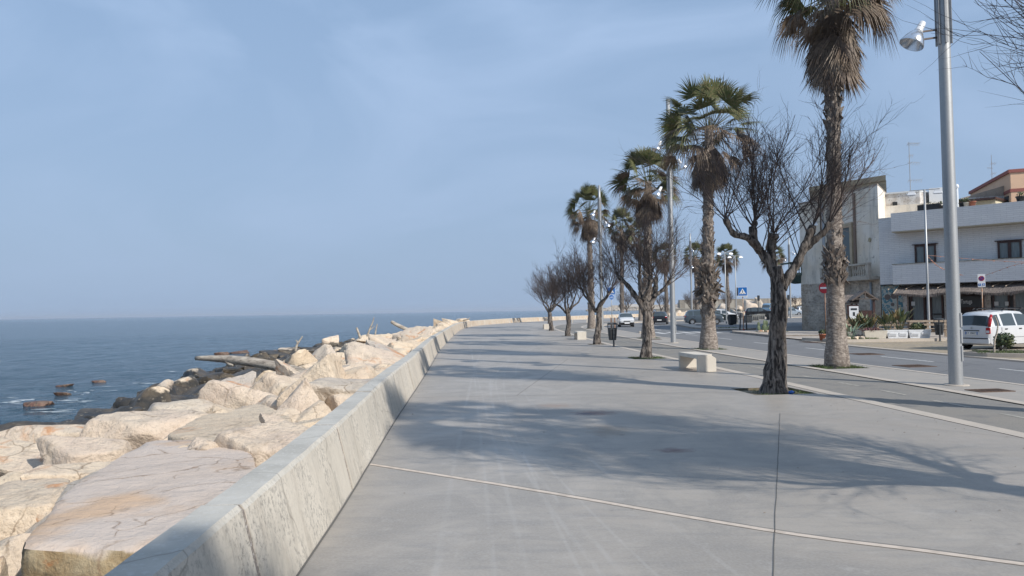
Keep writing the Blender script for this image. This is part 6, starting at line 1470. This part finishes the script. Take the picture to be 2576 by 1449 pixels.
for k, (x7, y7, pr, hh, lb_) in enumerate(((1757, 548, .16, .22, 'first small dark pot on the white building roof, left of the tall column'), (1718, 548, .12, .20, 'small cactus pot on the roof beside the black planter box'), (1972, 528, .20, .26, 'dark pot with upright plant on the roof right of the tall column'), (2012, 524, .22, .24, 'white bowl of leaves on the roof, third right of the column'), (2068, 518, .2, .28, 'pale terracotta pot without a visible plant on the roof'), (2545, 482, .25, .3, 'reddish plant in a pot on the roof near the right edge'))):
    q = F.z7(x7, y7, .6); w = F.w(q[0], -.6, zt_+.005); potted(lb_, w, (M['black'], M['black'], M['black'], M['plastic_cream'], M['terracotta'], M['black'])[k], pr, hh, (lambda m, hh=hh, pr=pr, k=k: leafy(m, (0, 0, hh+.12), (30, 12, 40, 60, 4, 70)[k], (pr, pr, .18), .09, r)), group='pots along the roof edge')
q = F.z7(1643, 545, .6); w = F.w(q[0], -.6, zt_+.005); t = thing('planter_box', 'black planter box with a lamp on the white building roof by the twin lamp', 'planter', w, F.rz); lb(MB(), -.62, .62, -.12, .12, 0, .36).build('box', M['black'], t); m = MB(); leafy(m, (0, 0, .42), 40, (.55, .1, .12), .07, r); m.build('plant', M['leaf'], t)
# ------------------------------------------------------------------ terrace furniture and plants
tw_ = lambda x, y, z=.05: V(x, y, z)
def tub(label, px, y, w, h, mat, rz, d=.42, panels=True, dz=.05):
    x = px*y; t = thing('flower_box', label, 'planter', (x, y, dz), rz, 'troughs on the terrace kerb')
    MB().frustum((0, 0, 0), (w*.84, d*.8), (w*.97, d*.95), h*.86).build('trough', mat, t); m = MB(); lb(m, -w/2, w/2, -d/2, -d/2+.04, h*.861, h); lb(m, -w/2, w/2, d/2-.04, d/2, h*.861, h); lb(m, -w/2, -w/2+.04, -d/2+.04, d/2-.04, h*.861, h-.001); lb(m, w/2-.04, w/2, -d/2+.04, d/2-.04, h*.861, h-.001); m.build('rim', mat, t)
    MB().box((0, 0, h*.88), (w*.92, d*.86, .03)).build('soil', M['soil'], t)
    if panels:
        for s in (-1, 1):
            pn = MB(); pn.box((s*w*.225, -d*.455, h*.45), (w*.33, .03, h*.48), 0, .13); p_ = pn.build('moulded_panel', mat, t)
            for k in range(3): MB().box((s*w*.225, -d*.49, h*(.30+.15*k)), (w*.28, .012, .012), 0, .13).build('groove', M['plastic_grey'], p_)
    return t
tub('cream trough overflowing with magenta flowers on the terrace kerb', .488, 37.25, 1.12, .40, M['plastic_cream'], -.12, .42, False)
tub('left white flower box with moulded panels holding tall broad leaved plants', .5175, 37.15, 1.05, .42, M['plastic_white'], -.15)
tub('right white flower box with moulded panels holding a low green bush', .5475, 36.95, 1.05, .42, M['plastic_white'], -.18)
tub('small dark grey trough behind the cream trough, beside the agave', .470, 38.3, .75, .42, M['plastic_grey'], -.1, .42, False)
def plant_blades(label, base, n, h, w, lean, mat, seed, name='leafy_plant', cat='plant', tips=None, fold=.3):
    r = random.Random(seed); t = thing(name, label, cat, base); m = MB(); m2 = MB()
    for k in range(n):
        az = k*2.4+r.gauss(0, .3); o_ = V(math.cos(az), math.sin(az), 0); s_ = V(-o_.y, o_.x, 0); hh = h*r.uniform(.65, 1.1); le = lean*r.uniform(.4, 1.2)
        p0 = o_*.05; p1 = o_*(.08+le*.3)+V(0, 0, hh*.45); p2 = o_*(.1+le*.75)+V(0, 0, hh*.8); p3 = o_*(.1+le*1.1)+V(0, 0, hh*r.uniform(.85, 1.05))
        tgt = m2 if (tips and r.random() < .45) else m
        tgt.tube([p0, p1], [.012, .009], 4, False)
        q = [p1, p1.lerp(p2, .5)-s_*w*.5, p1.lerp(p2, .5)+s_*w*.5, p2-s_*w*.42-o_*.02, p2+s_*w*.42-o_*.02, p3, p1.lerp(p2, .5)+V(0, 0, -.02), p2+V(0, 0, -.015)]
        tgt.add(q, [(0, 1, 6), (0, 6, 2), (1, 3, 7, 6), (6, 7, 4, 2), (3, 5, 7), (7, 5, 4)])
    m.build('leaves', mat, t)
    if tips: m2.build('dry_leaves', tips, t)
    return t
for px, y, h, n, lb_ in ((.4665, 39.2, 1.2, 30, 'broad leaved dark plant clump left of the magenta flowers'), (.480, 38.6, 1.2, 30, 'broad leaved plant with dry tips right behind the cream trough'), (.506, 37.2, 1.1, 22, 'left tall plant with dry pink brown tips in the left white flower box'), (.522, 37.15, 1.2, 22, 'right tall plant with one upright yellow green leaf in the left white flower box')):
    plant_blades(lb_, (px*y, y, .35 if y < 38 else .1), n, h, .17, .62, M['leaf'], int(px*1000), tips=M['leaf_dry'])
r = random.Random(17)
t = thing('green_bush', 'low dark green bush growing in the right white flower box', 'plant', (.5475*36.95, 36.95, .42)); m = MB(); leafy(m, (-.05, 0, .16), 420, (.42, .22, .24), .10, r); m.build('leaves', M['leaf'], t)
t = thing('flowering_plant', 'magenta flowering cushion spilling from the cream trough', 'plant', (.485*37.25, 37.25, .40)); m = MB(); leafy(m, (-.12, 0, .08), 420, (.55, .24, .15), .06, r); m.build('blossom', M['flower'], t)
plant_blades('blue green agave with arching leaves on the terrace corner by the palm', (16.95, 37.15, .08), 12, .95, .13, .75, M['agave'], 5, 'agave', 'agave')
for k in range(9):
    a_ = 6.28*k/9; add_rock(16.95+.55*math.cos(a_), 37.1+.3*math.sin(a_), .10, (.13+.03*(k % 3), .11, .08), 700+k, 'whitewashed stone in the ring round the agave', 'stones round the agave', (0, 0, k), 3, 10, .05, 'garden_stone')
potted('terracotta pot with green plant alone on the paving left of the palm', (15.95, 38.2, -.045), M['terracotta'], .17, .33, lambda m: leafy(m, (0, 0, .42), 120, (.2, .2, .14), .10, r))
potted('black pot with dry plant at the foot of the no entry pole', (16.55, 38.9, -.045), M['black'], .14, .42, lambda m: leafy(m, (0, 0, .75), 110, (.13, .13, .35), .07, r))
# cactus group on the island
t = thing('prickly_pear', 'prickly pear cactus with pale pads on the paved island by the nearest bare tree', 'cactus', (17.1, 50.2, .03)); m = MB()
def pad(m, c, az, tilt, a_, b_):
    q = Matrix.Rotation(az, 3, 'Z') @ Matrix.Rotation(tilt, 3, 'Y'); dirs, fc = ico(3)
    m.add([Vector(c)+q @ V(d.x*a_, d.y*.035, d.z*b_+b_) for d in dirs], fc)
for (x, z, az, tl, a_, b_) in ((-.35, .02, .2, -.3, .12, .22), (-.15, .03, -.3, .05, .13, .24), (.05, .0, .5, .1, .12, .26), (.2, .05, .2, .35, .12, .22), (-.05, .42, .3, .0, .11, .2), (.1, .38, -.2, .1, .11, .2), (-.4, .35, .1, -.1, .1, .17), (.42, .25, 0, .5, .11, .2), (.66, .5, .1, .2, .12, .2), (.78, .78, .2, .0, .12, .22), (.3, .0, .9, .2, .1, .15)): pad(m, (x, .1*math.sin(x*9), z), az, tl, a_, b_)
m.build('pads', pm('cactus_pad', (.085, .12, .065), .6, 0, [(2, .45, .6, (.025, .045, .022), .9), (25, .55, .65, (.28, .27, .16), .5)]), t, True)
for k in range(8): add_rock(16.5+k*.24, 49.6+.15*math.sin(k*2), .08, (.16, .13, .09), 720+k, 'pale stone edging the weed patch under the prickly pear', 'stones round the prickly pear', (0, 0, k), 3, 10, .05, 'garden_stone')
# bush with a leaning stake on the near island
t = thing('clipped_bush', 'round glossy green bush on the kerbed island in front of the white car', 'bush', (16.85, 25.7, .05)); m = MB()
r = random.Random(23); leafy(m, (.18, 0, .38), 700, (.34, .34, .30), .085, r, .2); m.build('leaves', M['leaf'], t)
m = MB()
for k in range(9): a_ = r.uniform(0, 6.28); m.tube([V(0, 0, 0), V(.15*math.cos(a_)+.1, .15*math.sin(a_), .25), V(.3*math.cos(a_)+.15, .3*math.sin(a_), .5)], [.015, .01, .005], 4)
m.build('stems', M['bark'], t)
a = D(2500, 868, 25.3); log('stake', [V(a.x, 25.3, .0), V(a.x+.03, 25.3, .45), V(a.x+.12, 25.3, .72), V(a.x+.16, 25.3, 1.02), V(a.x+.08, 25.3, 1.28)], [.035, .03, .03, .022, .018], 'crooked grey stake standing in front of the round glossy bush', 31, None, n=8)
bpy.data.objects[-1].name if 0 else None
# pallet benches, barrel, shelter, notice, shelter roof
def pallet_bench(label, x, y, rz, L=1.9):
    t = thing('pallet_bench', label, 'bench', (x, y, .05), rz, 'rough pallet wood benches on the terrace'); m = MB()
    for s in (-1, 0, 1): MB().box((s*L*.47, 0, .42), (.09, .09, .84)).build('post', M['wood_pale'], t)
    for z in (.80, .62, .30): MB().box((0, -.05-.0005*z, z), (L, .03, .11)).build('back_board', M['wood_pale'], t)
    for k in range(3): MB().box((0, -.14-.15*k, .42+.001*k), (L, .12, .03)).build('seat_board', M['wood_pale'], t)
    for s in (-1, 1): MB().box((s*L*.45, -.42, .2), (.08, .08, .4)).build('front_leg', M['wood_pale'], t)
pallet_bench('left pallet wood bench behind the left white flower box', 20.05, 38.9, F.rz+.45, 1.7); pallet_bench('right pallet wood bench behind the low bush and flower boxes', 21.45, 38.3, F.rz+.45, 1.7)
pallet_bench('pallet wood bench hidden behind plants beside the palm', 18.3, 40.6, F.rz+.5, 1.6)
t = thing('barrel_table', 'dark blue black barrel table between the plants on the terrace', 'table', (19.6, 40.9, .05)); MB().lathe([(.28, 0), (.34, .4), (.28, .8)], 20).build('barrel', pm('blue_black_barrel', (.03, .04, .06), .5), t, True); MB().lathe([(0, .80), (.48, .80), (.48, .85), (0, .85)], 24).build('table_top', M['darkgrey'], t)
F3 = Facade((HB.x, HB.y), ((HJ-HB).x, (HJ-HB).y))
sh = thing('shelter', 'small dark timber shelter with a pitched roof against the stone wall', 'shelter', (21.1, 44.6, .0), -.2)
for s in (-1, 1):
    MB().box((s*.62, 0, 1.0), (.12, .12, 2.0)).build('post', M['wood_dark'], sh); MB().box((s*.36, 0, 2.30), (.95, 1.3, .06), 0, 0, s*.62).build('roof_slope', TH, sh); MB().box((s*.36, -.66, 2.28), (.93, .05, .08), 0, 0, s*.621).build('barge_board', M['arm'], sh)
MB().box((0, -.66, 2.10), (1.1, .05, .05)).build('tie_beam', M['arm'], sh); MB().box((0, -.66, 2.3), (.05, .052, .4)).build('king_post', M['arm'], sh); MB().box((0, .5, .75), (1.3, .06, 1.3)).build('back_boards', M['wood_dark'], sh)
t = thing('poster', 'white printed poster on a dark frame left of the small shelter', 'poster', (19.95, 43.4, 0), -.35)
MB().box((0, 0, 1.1), (.62, .05, 1.3)).build('frame', M['wood_dark'], t); p_ = MB().box((.05, -.03, 1.3), (.5, .01, .75)).build('sheet', M['white_sign'], t); MB().box((.05, -.037, 1.5), (.34, .004, .12)).build('printed_block', M['darkgrey'], p_); MB().box((.05, -.037, 1.22), (.12, .004, .22)).build('printed_block', M['darkgrey'], p_)
t = thing('thatch_screen', 'dark thatched lean to roof left of the small pitched shelter', 'roof', (20.25, 45.4, 0), -.5); MB().box((0, 0, 2.1), (1.9, 1.4, .08), 0, .35).build('roof', TH, t)
for s in (-1, 1): MB().box((s*.8, -.4, .95), (.1, .1, 1.9)).build('post', M['wood_dark'], t)
# bunting between lamp and awning
def bunting(label, pts, seed):
    r = random.Random(seed); cv = bez(pts, 60); m = MB(); m.tube(cv, .012, 4)
    for i in range(4, 58, 3): p = cv[i]; m.box(p+V(0, 0, -.02), (.07*r.uniform(.6, 1.4), .03, .045), r.uniform(-.6, .2))
    tag(m.build('bunting', M['rope'], None), label, 'bunting')
lp = V(22.3, 39.7, 4.35)
bunting('faded orange bunting running from the lamp post along the tiled front to the right', [lp, V(25.5, 38.9, 3.95), V(28.5, 38.3, 3.72), V(32, 37.6, 3.6)], 1)
bunting('drooping orange bunting falling from the lamp post towards the awning', [lp, V(23.2, 40.0, 3.7), V(24.6, 40.3, 3.25)], 2)
bunting('third line of bunting rising from the awning towards the no parking sign', [V(25.6, 40.2, 3.2), V(27.0, 38.9, 3.8), V(29.0, 39.4, 3.4), V(31.5, 38.6, 2.9)], 3)
# ------------------------------------------------------------------ far harbour
JW = thing('harbour_wall', 'long two tier grey stone harbour wall with lighter upright panels', 'wall', (0, 0, 0))
jm_ = pm('harbour_stone', (.25, .225, .19), .9, 0, [(.25, .4, .6, (.31, .28, .24), .7), (1.4, .45, .6, (.18, .165, .145), .6)], [(2, .6, .1)], 'World')
jl_ = pm('harbour_pale_panel', (.36, .33, .28), .9, 0, [(.5, .4, .6, (.28, .26, .22), .6)], [], 'World')
JF = Facade((63.5, 281), (1, -.13)); jt = thing('tiers', None, None); jt.parent = JW; jt.location = JF.b; jt.rotation_euler = (0, 0, JF.rz)
lb(MB(), 0, 190, 0, 5, -2, 4.75).build('upper_tier', jm_, jt); lb(MB(), -9, 190, -3.5, -.003, -2.2, 1.35).build('lower_tier', jm_, jt); lb(MB(), -9, 190, -3.6, -.004, 1.353, 1.62).build('pale_ledge', jl_, jt)
r = random.Random(2); x = 2.0
while x < 80: w_ = r.uniform(1.2, 2.4); lb(MB(), x, x+w_, -.08, -.003, 1.63, 4.62).build('pale_panel', jl_, jt); x += w_+r.uniform(2.2, 4.2)
r = random.Random(6); big = MB()
for k in range(520):
    x = 58+r.random()*120; y = 268-.13*(x-63)-r.random()*22; s = r.uniform(.6, 1.7); z = SEA+.2+max(0, (y-(246-.13*(x-63)))*.05)+r.uniform(-.2, .5)
    vs, fs = rock_verts(2000+k, (s*1.2, s, s*.8), 2, None, 12, .05); big.add([v+V(x, y, z) for v in vs], fs)
tag(big.build('distant_boulders', M['rock']), 'heap of pale boulders at the foot of the far harbour wall', 'boulders', None, 'stuff')
for k, (px, py, s, lb_) in enumerate(((2958, 1208, 2.6, 'large pale pyramid boulder before the harbour wall, right of the crossing sign'), (2991, 1204, 1.9, 'pale boulder right of the large pyramid boulder'), (2845, 1206, 1.9, 'pale rounded boulder beyond the double headed lamps'), (3126, 1200, 3.0, 'steep pale boulder by the plaster house corner'), (3098, 1204, 1.4, 'small pale boulder left of the steep pale boulder'), (2908, 1212, 1.5, 'low grey boulder just right of the right hand twin lamp'))):
    a = D(px/1.5652, py/1.5652, 230); add_rock(a.x, 230, a.z-.4, (s*.95, s*.8, s*.75), 1900+k, lb_, 'big pale boulders by the harbour wall', (.2*k, .1, k), 4, 12, .05)
bk = thing('breakwater', 'very distant pale breakwater with rubble foot on the horizon', 'breakwater', (0, 0, 0))
hm = pm('far_breakwater_stone', (.42, .37, .30), .9, 0, [(.05, .4, .6, (.33, .29, .25), .8)], [(.3, .8, .5)], 'World')
m = MB(); m.box((295, 1503, 2.5), (190, 6, 13), 0)
m.build('parapet_wall', hm, bk)
m = MB(); r = random.Random(9)
for k in range(420):
    x = 150+r.random()*245; s = r.uniform(1.5, 3.6); y = 1495-r.random()*22; hh = interp([(150, .2), (190, 1.0), (395, 1.0)], x); vs, fs = rock_verts(3000+k, (s*1.5, s, s), 1, None, 8, 0)
    m.add([v+V(x, y, SEA+.5+(y-1473)*.30*hh*r.random()) for v in vs], fs)
m.build('rubble_foot', hm, bk)
lt = thing('harbour_light', 'small dark red harbour light base at the tip of the far breakwater', 'beacon', (222, 1498, 8.5)); MB().lathe([(4.2, -6), (4.2, 5.5), (3.6, 5.6), (3.6, 5.6), (0, 5.7)], 16).build('drum', pm('dull_red', (.16, .05, .045), .8), lt, True); MB().cyl((0, 0, 5.6), (0, 0, 15), .35, .2, 6).build('mast', M['rust'], lt); MB().box((0, 0, -5.0), (16, 10, 5)).build('plinth', hm, lt)
for k, (px, w_, h_, lb_) in enumerate(((1690, 26, 4, 'tiny white boat shed on the far breakwater'), (1744, 60, 8, 'far pale block of masonry at the landward end of the breakwater'))):
    a = D(px*.0+ (1592, 1743)[k], 765, 1480); t = thing('far_building', lb_, 'building', (a.x, 1480, 6)); MB().box((0, 0, 2), (w_, 8, h_)).build('wall', M['white_plaster'] if k == 0 else hm, t); MB().box((0, 0, 2+h_/2+.3), (w_*.9, 7, .6)).build('roof', M['kerb'], t)
# ------------------------------------------------------------------ grit and litter
def litter():
    r = random.Random(41); m = MB()
    for k in range(300):
        if k < 150: i = r.randint(60, 120); p = wallC[min(NS-2, int(abs(r.gauss(0, 1))*28)+14)]; x, y = p.x+abs(r.gauss(0, .12))+.03, p.y+r.uniform(-.6, .6)
        elif k < 250: y = r.uniform(5, 26); x = interp([(0, 7.3), (13.2, 6.55), (22, 5.97), (30, 5.3)], y)-.35-abs(r.gauss(0, .5))
        else: x, y = r.uniform(-1.2, 5.5), r.uniform(4.2, 20)
        a = r.uniform(0, 6.28); s_ = r.uniform(.003, .009)*(1+y*.02); L = s_*r.uniform(1, 2.6); ca, sa = math.cos(a), math.sin(a)
        m.add([(x-ca*L, y-sa*L, .006), (x+sa*s_, y-ca*s_, .008), (x+ca*L, y+sa*L, .006+s_*.4), (x-sa*s_, y+ca*s_, .012)], [(0, 1, 2, 3)])
    tag(m.build('leaf_litter', pm('dry_litter', (.13, .10, .075), .9, 0, [(3, .4, .6, (.24, .20, .16), .8)], [], 'World')), 'dry leaf bits and grit scattered over the paving', 'litter', None, 'stuff')
litter()
# ------------------------------------------------------------------ thin sea haze
hz = MB().add([(-11900, -59, -3.3), (14900, -59, -3.3), (14900, 14900, -3.3), (-11900, 14900, -3.3), (-11900, -59, 40), (14900, -59, 40), (14900, 14900, 40), (-11900, 14900, 40)], [(3, 2, 1, 0), (4, 5, 6, 7), (0, 1, 5, 4), (1, 2, 6, 5), (2, 3, 7, 6), (3, 0, 4, 7)])
hm_ = bpy.data.materials.new('sea_haze'); hm_.use_nodes = True; n_ = hm_.node_tree; n_.nodes.remove(n_.nodes['Principled BSDF'])
pv = n_.nodes.new('ShaderNodeVolumePrincipled'); pv.inputs['Color'].default_value = (.82, .88, .97, 1); pv.inputs['Density'].default_value = .0001; pv.inputs['Anisotropy'].default_value = .2
n_.links.new(pv.outputs[0], n_.nodes['Material Output'].inputs['Volume'])
tag(hz.build('haze', hm_), kind='stuff')
